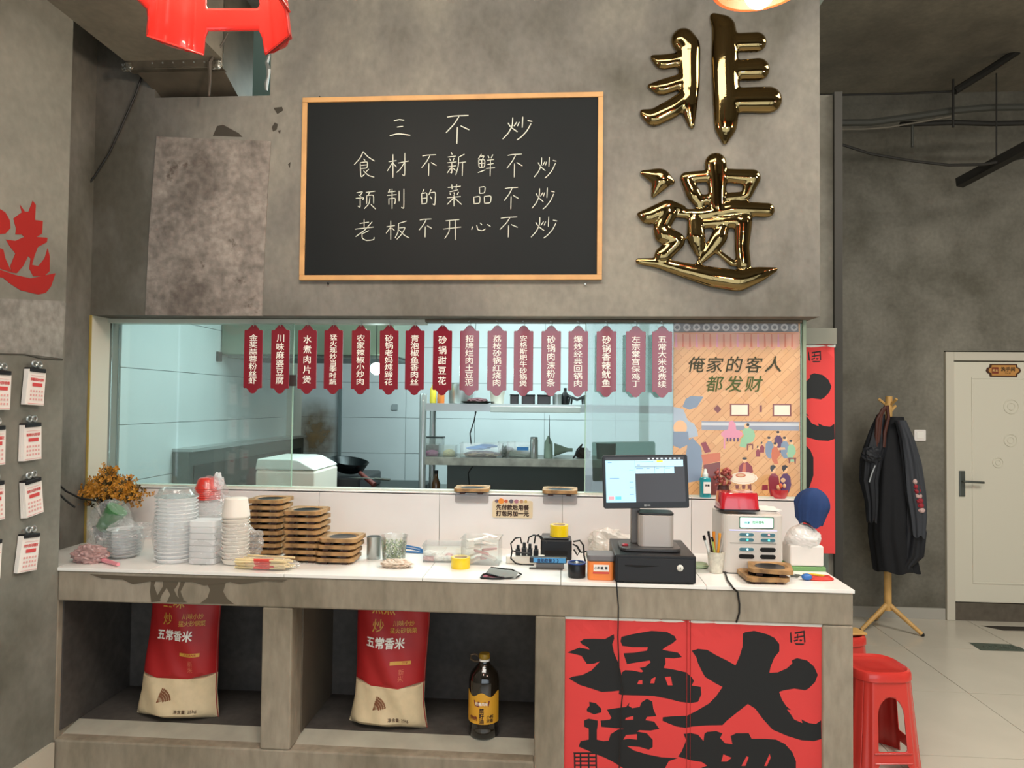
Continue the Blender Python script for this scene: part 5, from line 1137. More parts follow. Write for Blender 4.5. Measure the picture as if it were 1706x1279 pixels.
# ------------------------------------------------------------------ niches: rice sacks and oil bottle
ZN = ZL+.0205
def sack(px0, px1, py, rz, label, seed):
    a, b_ = at(px0, py, 'Z', ZN), at(px1, py, 'Z', ZN); W_ = (b_-a).length*1.12; H_ = .50; cx = (a.x+b_.x)/2-.012; y = (a.y+b_.y)/2
    t = thing('rice_sack', label, 'sack', (cx, y+.085, ZN), rz, 'rice sacks in the counter niches')
    def surf(x, z, off=0, back=False):
        u = max(-1, min(1, x/W_*2-1)); v = z/H_
        w_ = W_*(1.0-.09*min(1, v*5)+.03*math.sin(v*5+seed)-.02*v)
        th_ = (.082-.035*v)*(1-(1-min(1, v/.07))**2*.75)
        q = (1-u*u)**.55 if abs(u) < 1 else 0
        yb = th_*q*(1+.10*math.sin(v*9+u*3+seed)+.05*math.sin(u*9+v*16+seed*2))
        lean = .02*v*math.sin(seed)
        ear = -.006*math.sin(v*30)*0
        return (u*w_/2+.022*v*(1 if seed < 2 else .6), (yb if back else -yb-off)+lean*0+.015*v, z*(1+.012*math.cos(u*4+seed)*(1-v)))
    g = printed(W_, H_, [([(0, .165), (W_*.3, .160), (W_*.7, .158), (W_, .168), (W_, H_), (0, H_)], 1)], surf, .014)
    obj('printed_front', g, [mat('sack_cream', '#d6c19c', .6, noise=.08, nscale=30), mat('sack_red', '#a31d1f', .5, noise=.08, nscale=12)], t, smooth=True)
    g = G().grid(lambda u, v: surf(u*W_, v*H_, 0, True), 18, 30); obj('sack_back', g, MATS['sack_red'], t, smooth=True)
    def lay(nm, g, x, z, m):
        g.v = [surf(a+x, c_+z, .0012) for a, b2, c_ in g.v]; return obj(nm, g, m, t)
    M_g = mat('gold_print', '#c9963c', .4)
    lay('lettering', text_g('五常香米', .042, .0012), W_*.47, .320, M_white)
    lay('lettering', text_g('川味小炒', .022, .0003), W_*.70, .392, M_g); lay('lettering', text_g('猛火砂锅菜', .022, .0003), W_*.70, .366, M_g)
    lay('lettering', text_g('炒', .050, .0003), W_*.36, .380, M_g); lay('lettering', text_g('熙熙' if seed > 2 else '三味', .052, .0006), W_*.42, .445, M_g)
    o_ = rrect(.085, .014, .007, 4); i_ = rrect(.081, .010, .005, 4); n = len(o_)
    pil = G().grid(lambda u, v: ((u-.5)*.085, 0, (v-.5)*.013), 14, 1); lay('gold_pill', fix(pil), W_*.70, .250, M_g)
    lay('lettering', text_g('东北优质大米', .010, .0002), W_*.70, .250, MATS['sack_red'])
    lay('lettering', text_g('新\n米', .024, 0), W_*.72, .205, mat('faint_print', '#c96a50', .6))
    lay('lettering', text_g('净含量: 25kg', .015, .0002), W_*.70, .042, mat('brown_print', '#5f4632', .6))
    g = G()
    for k in range(9):
        a = .25+k*.13; p0 = (0, 0); p1 = (.055*math.cos(a), .05*math.sin(a)); q = fix(ribbon([Vector(p0), Vector((p1[0]*.5, p1[1]*.6)), Vector(p1)], .0014)); g.add(q.v, q.f)
        for m_ in range(4):
            f = .5+m_*.16; g.add([(p1[0]*f+.0035*math.cos(j*PI/3), 0, p1[1]*f+.0045*math.sin(j*PI/3)) for j in range(6)], [tuple(range(6))])
    lay('rice_ears', fix(g), W_*.36, .075, mat('ear_brown', '#7a4a2c', .6))
    obj('side_seam', G().tube([Vector(surf(W_*.995, H_*k/14)) for k in range(15)], .0022, 5), mat('seam_red', '#8c2f26', .6), t)
    return t
sack(216, 346, 1206, -.02, 'red and cream rice sack standing in the left counter niche', 1.0)
sack(579, 706, 1222, -.10, 'red and cream rice sack beside the oil bottle in the right niche', 3.3)
p = at(803, 1232, 'Z', ZN)
t = thing('oil_bottle', 'large dark cooking oil bottle with a yellow label beside the rice sack', 'bottle', (p.x, p.y+.055, ZN), -.05)
obj('bottle_body', G().lathe([(.0001, 0), (.052, 0), (.056, .006), (.057, .03), (.055, .036), (.057, .042), (.057, .20), (.050, .225), (.030, .248), (.021, .258), (.020, .266)], 32, cap=False), mat('dark_oil', '#15100b', .12, coat=1), t, smooth=True)
M_lab = mat('oil_label', '#d29a2c', .4)
g = G()
def lab(u, v): a = -PI/2+(u-.5)*2.7; return (.0578*math.cos(a), .0578*math.sin(a), .055+v*(.105+.008*math.cos((u-.5)*14)))
obj('label', g.grid(lab, 28, 6), M_lab, t, smooth=True)
def wrap(g, z0, r=.0584): g.v = [(r*math.sin(x/r), -r*math.cos(x/r), z+z0) for x, y, z in g.v]; return g
obj('label_plate', wrap(fix(G().add([(-.027, 0, -.008), (-.012, 0, -.011), (.012, 0, -.011), (.027, 0, -.008), (.031, 0, .012), (.01, 0, .008), (-.01, 0, .008), (-.031, 0, .012)], [tuple(range(8))])), .128), mat('maroon_print', '#6e1f24', .5), t)
obj('lettering', wrap(text_g('巴蜀风味', .012, .0003), .128, .0590), M_white, t)
obj('lettering', wrap(text_g('菜\n籽\n油', .019, .0006), .085, .0588), MATS['brown_ink'], t)
obj('lettering', wrap(shift(text_g('小榨\n浓香', .014, .0003), .032, 0, 0), .075, .0588), MATS['brown_ink'], t); obj('lettering', wrap(shift(text_g('传统', .017, .0005), -.033, 0, 0), .075, .0588), MATS['maroon_print'], t)
obj('neck_ring', G().lathe([(.018, .256), (.019, .258), (.019, .272), (.018, .274), (.0001, .274)], 24), M_paper, t, smooth=True)
obj('cap', G().lathe([(.020, .2745), (.0205, .276), (.0205, .290), (.018, .293), (.0001, .293)], 24), mat('yellow_cap', '#8a6d1f', .4), t, smooth=True)
obj('carry_handle', G().tube([(-.018, 0, .262), (-.036, -.004, .262), (-.052, -.006, .272), (-.050, -.006, .286), (-.035, -.004, .290), (-.02, 0, .280)], .004, 8), mat('handle_amber', '#3c2c18', .3), t, smooth=True)

# ------------------------------------------------------------------ kitchen behind the glass
gk = lambda px, py, Y: at(px, py, 'Y', Y)
sp = thing('stove_splashback', 'long steel splash guard along the left kitchen wall', 'splash guard', (-2.04, 3.6, 0))
obj('panel', G().box((0, 0, .0), (.09, 1.66, 1.375)), M_steeld, sp, bevel=.004); obj('top_rail', G().box((-.0, 0, 1.376), (.11, 1.66, 1.392)), M_steel, sp)
obj('dark_recess', G().box((.091, .05, .85), (.095, 1.6, 1.30)), mat('sooty_steel', '#2a2d2b', .5, metal=.5, noise=.4, nscale=6), sp)
st = thing('stove', 'dark gas stove block with a raised burner ring in the kitchen', 'stove', (-1.40, 3.94, 0))
obj('body', G().box((-.42, 0, .011), (.54, .75, 1.13)), mat('sooty_steel2', '#3a3f3d', .45, metal=.6), st, bevel=.008)
q0, q1 = gk(522, 812, 3.97), gk(600, 796, 3.97)
obj('burner_block', G().box((q0.x+1.40, .02, 1.131), (q1.x+1.40, .5, q1.z)), M_black, st, bevel=.01)
wc = gk(577, 800, 4.10)
wk = thing('wok', 'black wok tilted on the stove with a wooden handle', 'wok', (wc.x, 4.12, q1.z+.012)); wk.rotation_euler = (.10, .16, 0)
obj('pan', G().lathe([(.0001, 0), (.05, .004), (.09, .025), (.112, .07), (.116, .075), (.110, .072), (.085, .03), (.045, .010), (.0001, .007)], 36, cap=False), mat('wok_iron', '#1b2123', .25, metal=.6), wk, smooth=True)
obj('wooden_handle', G().tube([(.09, -.06, .03), (.14, -.09, .012), (.20, -.12, -.01)], [.012, .014, .016], 10), mat('red_wood', '#5c231c', .5), wk, smooth=True)
one('ladle', G().tube([gk(566, 796, 4.0)-wc, gk(600, 796, 3.96)-wc, gk(624, 797, 3.96)-wc], .003, 6).tube([gk(624, 797, 3.96)-wc, gk(650, 799, 3.96)-wc], .007, 8), M_steeld, 'thin ladle with dark grip lying across the wok', 'ladle', tuple(wc), smooth=True)
# white cooler bin with slanted lid
c0, c1 = gk(424, 812, 3.55), gk(524, 780, 3.55)
wx = c1.x-c0.x
t = thing('white_bin', 'white plastic bin with a slanted open lid behind the glass', 'bin', (c0.x, 3.55, 1.0))
zb = gk(424, 764, 3.55).z-1; zr = gk(520, 784, 3.55).z-1
obj('bin_body', G().box((0, 0, 0), (wx, .38, zr)), M_cream, t, bevel=.015)
obj('lid', G().prism([(0, zr+.001), (wx, zr+.001), (wx*.96, zr+.012), (wx*.72, zb-.005), (wx*.6, zb), (.01, zb)], .0, .38), mat('pale_lid', '#dfe6e0', .3), t, bevel=.008)
struct('trim_7', G().box((c0.x-.1, 3.5, 0.0), (c0.x+wx+.1, 3.935, .999)), M_steeld)
# hood
hx0, hx1 = gk(305, 590, 4.1), gk(655, 600, 4.1)
t = thing('range_hood', 'large greenish steel range hood above the stove', 'range hood', (0, 4.1, 0))
obj('hood_shell', G().box((-2.035, 0, hx0.z+.0), (hx1.x, .6, 2.6)), mat('hood_steel', '#7d8a78', .35, metal=.75, noise=.1, nscale=3), t, bevel=.006)
obj('grease_tray', G().box((-2.0, .02, hx0.z-.018), (hx1.x-.02, .58, hx0.z-.001)), M_steeld, t)
s0, s1 = gk(330, 584, 4.0), gk(357, 601, 4.0)
obj('control_box', G().box((s0.x, -.05, s1.z), (s1.x, -.001, s0.z)), M_black, t, bevel=.004)
# column and stained panel left of the back wall
struct('trim_8', G().box((gk(458, 700, YK-.16).x, YK-.16, 0), (gk(489, 700, YK-.16).x, YK-.001, 2.3)), mat('pale_column', '#b9bab0', .5))
struct('trim_9', G().box((gk(564, 700, YK-.02).x, YK-.02, 1.2), (gk(568, 700, YK-.02).x, YK-.001, 2.3)), mat('grey_joint', '#6c7a7c', .5))
# kitchen lamp that glows between the plaques
kp = gk(627, 614, 4.0)
t = thing('kitchen_lamp', 'small bright kitchen lamp glowing between the menu plaques', 'lamp', tuple(kp))
obj('lamp_bulb', G().ball((0, 0, 0), .035, 14, 10), mat('cold_bulb', '#ffffff', .3, emit='#dffdf6', es=20), t, smooth=True)
obj('lamp_cord', G().tube([(0, 0, .02), (0, 0, 3.5-kp.z)], .003, 6), M_cable, t)
# wall sticker plate on tile (grey square)
q = gk(658, 678, YK); one('wall_socket', G().prism(rrect(.045, .045, .006), -.008, -.001), mat('socket_grey', '#8c979a', .5), 'small grey plate on the kitchen wall tiles left of the shelf', 'socket', (q.x, YK-.001, q.z), bevel=.001)

# steel shelf
SY0, SY1 = 4.2, 4.53
sxl, sxr = gk(705, 668, SY0).x, 1.0
ztop, zmid = gk(760, 672, SY0).z, gk(760, 762, SY0).z
sh = thing('steel_shelf', 'stainless steel kitchen rack with two shelves behind the glass', 'shelf', (sxl, SY0, 0))
SWd = sxr-sxl
for x in (0, SWd):
    for y in (0, SY1-SY0): obj('post', G().lathe([(.021, 0), (.021, ztop+.035), (.018, ztop+.045), (.0001, ztop+.045)], 16, c=(x, y, .011)), M_steel, sh, smooth=True)
for z, m in ((ztop, M_steel), (zmid, mat('worn_steel', '#a5a297', .38, metal=.6, noise=.35, nscale=14))):
    obj('shelf_board', G().box((.015, -.01, z-.045), (SWd-.015, .0, z)).box((.015, 0, z-.004), (SWd-.015, SY1-SY0+.01, z)).box((.015, SY1-SY0+.01, z-.045), (SWd-.015, SY1-SY0+.015, z)), m, sh)
q0, q1 = gk(817, 676, SY0-.03), gk(967, 688, SY0-.03)
obj('knife_rail', G().box((q0.x-sxl, -.035, q1.z), (q1.x-sxl, -.015, q0.z)), mat('white_rail', '#c8ccc8', .3), sh, bevel=.003)
obj('hanging_wire', G().tube([(gk(915, 690, SY0).x-sxl, -.02, ztop-.06), (gk(916, 738, SY0).x-sxl, -.02, zmid+.09)], .002, 5), M_cable, sh)
ys = SY0+.08
def onshelf(px, z, Y=ys): return Vector((gk(px, 700, Y).x, Y, z+.0005))
mpx = lambda d, Y=ys: d*Y/FPX
# top shelf
q = onshelf(721, ztop); one('sauce_bottle', G().lathe([(.0001, 0), (.019, 0), (.021, .01), (.019, .085), (.010, .10), (.010, .112), (.0001, .112)], 18), mat('yellow_bottle', '#c9b63a', .35), 'yellow bottle at the left end of the upper kitchen shelf', 'bottle', tuple(q), smooth=True)
q = onshelf(734, ztop); one('sauce_jar', G().lathe([(.0001, 0), (.022, 0), (.022, .05), (.018, .058), (.018, .07), (.0001, .07)], 18), mat('orange_jar', '#b8682c', .35), 'orange jar beside the yellow bottle on the upper shelf', 'jar', tuple(q), smooth=True)
q = onshelf(768, ztop, ys+.1); t = thing('steel_pot', 'shiny steel stock pot on the upper kitchen shelf', 'pot', tuple(q))
obj('pot_body', G().lathe([(.0001, 0), (.075, 0), (.078, .006), (.078, .12), (.081, .123)], 32), M_steel, t, smooth=True); obj('handle', G().tube([(.078, 0, .09), (.098, 0, .092), (.098, 0, .08), (.078, 0, .078)], .004, 6), M_steel, t)
q = onshelf(795, ztop, ys-.02); t = thing('tray_of_meat', 'round steel plate heaped with dark red food on the upper shelf', 'plate', tuple(q))
obj('plate', G().lathe([(.0001, .002), (.06, .002), (.10, .014), (.103, .014), (.062, 0), (.0001, 0)], 30, cap=False), M_steeld, t, smooth=True); obj('food_heap', crumple((0, 0, .018), (.062, .05, .020), 161, .25, 26, 16), mat('dark_meat', '#4a2028', .6), t)
q = onshelf(828, ztop); one('white_tub', G().lathe([(.0001, 0), (.038, 0), (.046, .075), (.048, .077), (.0001, .077)], 24), M_cream, 'white plastic tub standing behind the tenth menu plaque', 'tub', tuple(q), smooth=True)
for k, x in enumerate((857, 880, 906)):
    q = onshelf(x, ztop); t = thing('storage_box', f'dark lidded storage box on the upper shelf, {["left", "middle", "right"][k]} of three', 'box', tuple(q), 0, 'dark boxes on the upper shelf')
    obj('box_body', G().slab(rrect(.078 if k else .05, .09, .01), 0, .050), mat('smoky_box', '#3a3436', .3), t, bevel=.003); obj('lid', G().slab(rrect(.082 if k else .054, .094, .01), .0505, .058), M_black, t, bevel=.002)
q = onshelf(928, ztop); one('steel_mug', G().lathe([(.0001, 0), (.026, 0), (.028, .06), (.030, .062), (.0001, .058)], 22), M_steel, 'steel mug right of the dark boxes on the upper shelf', 'mug', tuple(q), smooth=True)
q = onshelf(941, ztop, ys+.02); one('sauce_bottle', G().lathe([(.0001, 0), (.022, 0), (.022, .06), (.010, .075), (.009, .10), (.0001, .10)], 18), M_black, 'black bottle right of the steel mug on the upper shelf', 'bottle', tuple(q), smooth=True)
q = onshelf(961, ztop); t = thing('wok_ring', 'black notched wok ring on the upper shelf', 'ring', tuple(q))
obj('ring', G().tube([(.05*math.cos(a*PI/12), .04*math.sin(a*PI/12), .03+.022*abs(math.cos(a*PI/12))) for a in range(25)], .009, 8), M_black, t, smooth=True)
for a in range(4): obj('prong', G().tube([(.05*math.cos(a*PI/2+.6), .04*math.sin(a*PI/2+.6), .05), (.06*math.cos(a*PI/2+.6), .05*math.sin(a*PI/2+.6), 0.003)], .006, 6), M_black, t)
# lower shelf
def tubbox(nm, label, px, w_, d_, h_, fill, fc, Y=ys, lid=None):
    q = onshelf(px, zmid, Y); t = thing(nm, label, 'box', tuple(q))
    obj('box_shell', open_box(w_, d_, h_, .002), M_tub, t)
    f = crumple((0, 0, fill*.6), (w_*.44, d_*.42, fill*.7), px, .25, 26, 16); obj('contents', f, fc, t)
    if lid: obj('lid', G().slab(rrect(w_+.01, d_+.01, .01), h_+.004, h_+.012), lid, t, bevel=.002)
    return t
tubbox('clear_tub', 'clear tub of purple food at the left end of the lower shelf', 720, .10, .09, .072, .03, mat('purple_food', '#a8628a', .5))
tubbox('clear_tub', 'clear tub of cream coloured food next to the purple one', 749, .088, .09, .066, .035, mat('cream_food', '#d6cfa4', .6))
tubbox('dark_tub', 'dark lidded tub behind the purple food tub', 722, .13, .09, .10, .05, mat('dark_food', '#3a463f', .6), Y=ys+.14, lid=mat('dark_lid', '#26302c', .4))
t = tubbox('clear_box', 'wide clear box of dried pods with blue bags on the lower shelf', 804, .25, .14, .082, .03, mat('dried_pods', '#6c4a44', .7, noise=.5, nscale=30))
for k in range(3): obj('blue_bag', crumple((0, 0, .01), (.06, .012, .012), 170+k, .3, 16, 10), mat('blue_film', '#2f86cf', .3), t, loc=(-.03+.03*k, -.04+.02*k, .045+.006*k))
for k in range(14): obj('stick', G().tube([(R_.uniform(-.11, .1), R_.uniform(-.06, -.05), R_.uniform(.008, .02)), (R_.uniform(-.11, .1), -.055, R_.uniform(.015, .035))], .0022, 5), mat('stick_tan', '#b79a78', .7), t)
tubbox('clear_box', 'clear box of green leaves behind the pod box', 845, .10, .10, .085, .05, mat('leafy', '#5f7d62', .6, noise=.4, nscale=30), Y=ys+.13)
t = tubbox('clear_box', 'clear box with a blue label left of the steel flask', 868, .16, .12, .088, .035, mat('white_food', '#c9d2c8', .6), Y=ys+.03)
obj('blue_label', G().box((-.02, -.063, .045), (.05, -.0608, .065)), mat('blue_film', '#2f86cf', .3), t)
q = onshelf(890, zmid, ys-.03); one('steel_flask', G().lathe([(.0001, 0), (.023, 0), (.024, .004), (.024, .108), (.0225, .110), (.0225, .122), (.019, .126), (.0001, .126)], 24), M_steel, 'tall steel vacuum flask on the lower kitchen shelf', 'flask', tuple(q), smooth=True)
q = onshelf(914, zmid, ys); t = thing('squeeze_bottle', 'pale green squeeze bottle right of the steel flask', 'bottle', tuple(q))
obj('bottle_body', G().lathe([(.0001, 0), (.026, 0), (.027, .02), (.025, .09), (.012, .115), (.006, .13), (.0001, .134)], 22), mat('pale_green', '#a9bfae', .3), t, smooth=True)
t = thing('funnel', 'greenish plastic funnel lying on its side behind the squeeze bottle', 'funnel', tuple(onshelf(938, zmid, ys+.08)))
g = G().lathe([(.012, 0), (.013, .03), (.045, .11), (.047, .112)], 22, cap=False); g.v = [(-z+.06, y, x*.9+.045) for x, y, z in g.v]; obj('cone', g, MATS['pale_green'], t, smooth=True)
q = onshelf(965, zmid, ys-.04); one('tongs', G().tube([(-.035, 0, .004), (0, 0, .05), (.02, 0, .088)], .0045, 6).tube([(-.03, .01, .004), (-.01, .012, .055), (.02, 0, .088)], .004, 6), M_black, 'black tongs leaning at the right of the lower shelf', 'tongs', tuple(q), smooth=True)
q = onshelf(972, zmid, ys+.05); one('dark_bundle', crumple((0, 0, .03), (.045, .03, .035), 181, .3, 24, 14), mat('dark_brown_cloth', '#443a36', .8), 'dark folded cloth bundle behind the black tongs', 'cloth', tuple(q))
q = onshelf(1010, zmid); one('grey_pot', G().lathe([(.0001, 0), (.055, 0), (.06, .09), (.063, .092), (.0001, .088)], 26), M_steeld, 'dull grey pot behind the right glass pane on the lower shelf', 'pot', tuple(q), smooth=True)
q = gk(729, 790, 4.5); t = thing('soy_bottle', 'brown glass bottle with black cap under the lower kitchen shelf', 'bottle', (q.x, 4.45, 1.05))
obj('bottle_body', G().lathe([(.0001, 0), (.026, 0), (.027, .09), (.012, .13), (.011, .15)], 20), mat('amber_glass', '#6a4a2c', .15, coat=1), t, smooth=True); obj('cap', G().lathe([(.013, .1505), (.013, .172), (.0001, .172)], 16), M_black, t, smooth=True)
struct('trim_10', G().box((sxl-.1, 4.1, 0), (1.2, 5.2, 1.049)), mat('work_table_steel', '#6f7472', .4, metal=.6))
for pts, lb in (([(793, 685), (790, 700), (783, 722), (785, 740)], 'upper shelf down behind the clear boxes'), ([(787, 777), (780, 788), (782, 812)], 'lower shelf down towards the sill')):
    one('cable', G().tube([gk(x, y, SY0+.02) for x, y in pts], .004, 6), M_cable, 'black cable hanging from the '+lb, 'cable', smooth=True)

# ------------------------------------------------------------------ right side: coat rack, coats, switch, door plate, floor signs
f1_, f2_ = at(1434, 1050, 'Z', .012), at(1537, 1057, 'Z', .012); RY = 5.50
hub = at(1479, 1005, 'Y', RY); top = at(1481, 660, 'Y', RY)
cr_ = thing('coat_rack', 'light beech coat rack on splayed legs beside the cement wall', 'coat rack', (hub.x, RY, 0))
P0 = Vector((hub.x, RY, 0))
obj('pole', G().tube([(0, 0, hub.z-.05), (0, 0, .9), (top.x-hub.x, 0, top.z)], [.026, .026, .024], 14), M_beech, cr_, smooth=True)
for ft in (f1_, f2_, Vector((hub.x+.02, 5.74, .012))):
    lg = obj('leg', G().tube([(0, 0, hub.z), ft-P0], [.019, .014], 10), M_beech, cr_, smooth=True)
    obj('rubber_foot', G().ball(tuple(ft-P0), .015, 8, 6), M_blackr, lg, smooth=True)
for k, a in enumerate((2.6, .5, -1.2, 4.0)):
    z = top.z-.06-.05*(k % 2); obj('peg', G().tube([(top.x-hub.x, 0, z-.02), (top.x-hub.x+.07*math.cos(a), .07*math.sin(a), z+.04)], [.009, .011], 8), M_beech, cr_, smooth=True)
def coat(name, label, rings, m, folds, seed, Y=RY-.05, kids=()):
    """rings: (pixel x centre, pixel y, half width px, depth m)"""
    c0 = at(rings[0][0], rings[0][1], 'Y', Y); pts = []
    for x, y, hw, d in rings:
        c_ = at(x, y, 'Y', Y); pts.append((c_.x-c0.x, c_.z, hw*Y/FPX, d))
    zmin = min(p_[1] for p_ in pts); t = thing(name, label, 'coat' if 'coat' in name or 'jacket' in name else 'bag', (c0.x, Y, zmin))
    n = 64; g = G(); R2 = []
    for k in range(len(pts)-1):
        for q in range(6): R2.append(tuple(pts[k][i]*(1-q/6)+pts[k+1][i]*q/6 for i in range(4)))
    R2.append(pts[-1])
    for j, (x, z, w_, d) in enumerate(R2):
        for i in range(n):
            a = 2*PI*i/n; f = 1+folds*(math.sin(a*6+seed+j*.09)+.6*math.sin(a*11+seed*2-j*.05))*min(1, j/8)
            g.v.append((x+w_*f*math.cos(a), d*f*math.sin(a), z-zmin+(.012*math.sin(a*5+seed) if j == len(R2)-1 else 0)))
    m_ = len(R2)-1; g.f = [(j*n+i, (j+1)*n+i, (j+1)*n+(i+1) % n, j*n+(i+1) % n) for j in range(m_) for i in range(n)]+[tuple(range(n)), tuple(range(m_*n, m_*n+n))[::-1]]; g.m = [0]*len(g.f)
    obj('cloth_body', g, m, t, smooth=True); return t, c0, zmin
M_bk1, M_bk2, M_bk3 = mat('black_coat_cloth', '#141519', .8, noise=.2, nscale=9), mat('charcoal_cloth', '#24262b', .75), mat('navy_black_cloth', '#1a1c22', .6)
coat('black_coat', 'long black coat hanging in the middle of the coat rack', [(1492, 694, 12, .05), (1488, 716, 20, .09), (1485, 760, 26, .10), (1484, 830, 30, .11), (1483, 890, 30, .11), (1494, 950, 33, .10)], M_bk1, .07, 1.2)
t, c0, zm = coat('dark_jacket', 'dark jacket with a crumpled hood hanging left on the coat rack', [(1468, 690, 6, .03), (1462, 712, 10, .04), (1458, 745, 16, .06), (1452, 765, 15, .06), (1448, 800, 13, .05), (1452, 835, 9, .04), (1452, 868, 7, .03)], M_bk3, .10, 2.2, Y=RY-.16)
obj('silver_piping', G().tube([at(x, y, 'Y', RY-.24)-Vector((c0.x, RY-.16, zm)) for x, y in ((1458, 775), (1452, 790), (1448, 803))], .005, 6), mat('silver_piping', '#a9adb0', .4), t)
t, c0, zm = coat('grey_jacket', 'grey jacket with a red patterned sleeve hanging right on the coat rack', [(1500, 700, 8, .04), (1510, 730, 10, .05), (1518, 770, 13, .06), (1524, 820, 15, .06), (1529, 860, 13, .05), (1530, 893, 10, .04)], mat('jacket_grey', '#3b3e44', .75), .08, 3.4, Y=RY-.17)
for k in range(7):
    c_ = at(1526+k*1.6, 802+k*8, 'Y', RY-.225)-Vector((c0.x, RY-.17, zm)); obj('red_patch', crumple(tuple(c_), (.022, .012, .02), 190+k, .35, 12, 8, base=False), mat('red_pattern', '#9c2733', .7) if k % 3 else mat('pale_pattern', '#c9a9a4', .7), t)
coat('black_jacket', 'shorter black jacket with open hem hanging low at the right', [(1512, 800, 10, .05), (1518, 850, 14, .06), (1522, 885, 17, .07), (1518, 925, 18, .06), (1505, 945, 10, .04)], M_bk3, .10, 5.1, Y=RY-.11)
t = thing('brown_strap_bag', 'brown straps of a dark bag slung over the rack pegs', 'bag', (at(1470, 700, 'Y', RY-.2).x, RY-.2, at(1470, 745, 'Y', RY-.2).z))
o0 = Vector(t.location)
for pts in ([(1476, 676), (1468, 690), (1465, 715), (1463, 745)], [(1478, 675), (1480, 695), (1474, 720), (1472, 745)], [(1472, 680), (1462, 698), (1460, 725), (1460, 744)]):
    obj('strap', G().tube([at(x, y, 'Y', RY-.2)-o0 for x, y in pts], .013, 8), mat('brown_leather', '#4f2a20', .5), t, smooth=True)
obj('dark_pouch', crumple(tuple(at(1452, 758, 'Y', RY-.2)-o0), (.07, .05, .06), 201, .25, 24, 14, base=False), M_bk3, t)
sw_ = at(1532, 725, 'Y', YD); t = thing('light_switch', 'white square light switch on the cement wall right of the coats', 'switch', (sw_.x, YD, sw_.z))
obj('plate', G().prism(rrect(.088, .088, .008), -.010, -.0005), M_paper, t, bevel=.002); obj('rocker', G().prism(rrect(.05, .05, .004), -.013, -.0105), M_white, t, bevel=.001)
dp_ = at(1671, 617, 'Y', YD-.012); t = thing('door_plate', 'small wooden restroom plate with notched ends on the white door', 'sign', (dp_.x, YD-.0125, dp_.z))
o_ = [(-.13, 0), (-.122, .018), (-.105, .026), (-.10, .05), (.10, .05), (.105, .026), (.122, .018), (.13, 0), (.122, -.018), (.105, -.026), (.10, -.05), (-.10, -.05), (-.105, -.026), (-.122, -.018)]
obj('plate', G().prism(o_, -.008, 0), mat('dark_wood_plate', '#4a2a18', .5), t); obj('inner_panel', G().prism([(x*.88, z*.82) for x, z in o_], -.010, -.0082), mat('honey_wood', '#c08a4a', .5), t)
obj('symbol_square', G().prism(rrect(.05, .05, .005, 4, -.065, 0), -.012, -.0102), mat('maroon_wood', '#7c3420', .5), t); 
obj('symbol', shift(text_g('♀♂' if 0 else '男女', .022, .0004), -.065, -.0126, 0), mat('honey_light', '#e0b878', .5), t)
obj('lettering', shift(text_g('洗手间', .036, .0010), .030, -.0106, .010), M_dark, t); obj('lettering', shift(text_g('TOILET', .014, .0002), .030, -.0106, -.022), M_dark, t)
def decal(name, label, pxs, m, txt, tc):
    P = [at(x, y, 'Z', .001) for x, y in pxs]; c_ = sum(P, Vector())/4; t = thing(name, label, 'floor sign', (c_.x, c_.y, 0))
    ax = (P[1]-P[0]); Wd = ax.length; an = math.atan2(ax.y, ax.x); Dp = (P[3]-P[0]).length
    obj('sticker', G().add([(p_.x-c_.x, p_.y-c_.y, .0012) for p_ in P], [(3, 2, 1, 0)] if (P[1]-P[0]).cross(P[2]-P[0]).z < 0 else [(0, 1, 2, 3)]), m, t)
    if txt:
        g = text_g(txt, Dp*.42, .001); g.v = [(x*math.cos(an)-z*math.sin(an), x*math.sin(an)+z*math.cos(an), .0018) for x, y, z in g.v]; g.v = [(x+.03, y, z) for x, y, z in g.v]
        obj('lettering', g, tc, t)
    return t
decal('floor_sign', 'dark green caution sticker with white lettering on the floor', [(1614, 1070), (1684, 1073), (1716, 1085), (1634, 1083)], mat('sign_green', '#3b4a40', .5), '小心地滑', mat('sign_white', '#b9c4b4', .5))
decal('floor_sign', 'dark and brown worn floor sticker in front of the white door', [(1634, 1042), (1716, 1044), (1726, 1051), (1672, 1050)], mat('sign_dark', '#2f2924', .5), None, None)

# ------------------------------------------------------------------ red plastic stools
def shell_uv(P, H_, holes, surf, step=.012):
    vs = []; ed = []
    def loop(p):
        o = len(vs); vs.extend(Vector(q) for q in p); ed.extend((o+k, o+(k+1) % len(p)) for k in range(len(p)))
    nx, nz = int(P/step), int(H_/step)
    loop([(P*i/nx, 0) for i in range(nx+1)]+[(P*i/nx, H_) for i in range(nx, -1, -1)])
    for j in range(1, nz):
        for i in range(nx+1): vs.append(Vector((P*i/nx, H_*j/nz)))
    for h in holes: loop(h)
    V, _, F_, *_r = delaunay_2d_cdt(vs, ed, [], 0, 1e-5)
    g = G(); g.v = [surf(v.x, v.y) for v in V]
    for f in F_:
        c_ = (sum(V[i].x for i in f)/len(f), sum(V[i].y for i in f)/len(f))
        if not any(inside(c_, h) for h in holes): g.f.append(tuple(f)); g.m.append(0)
    return g
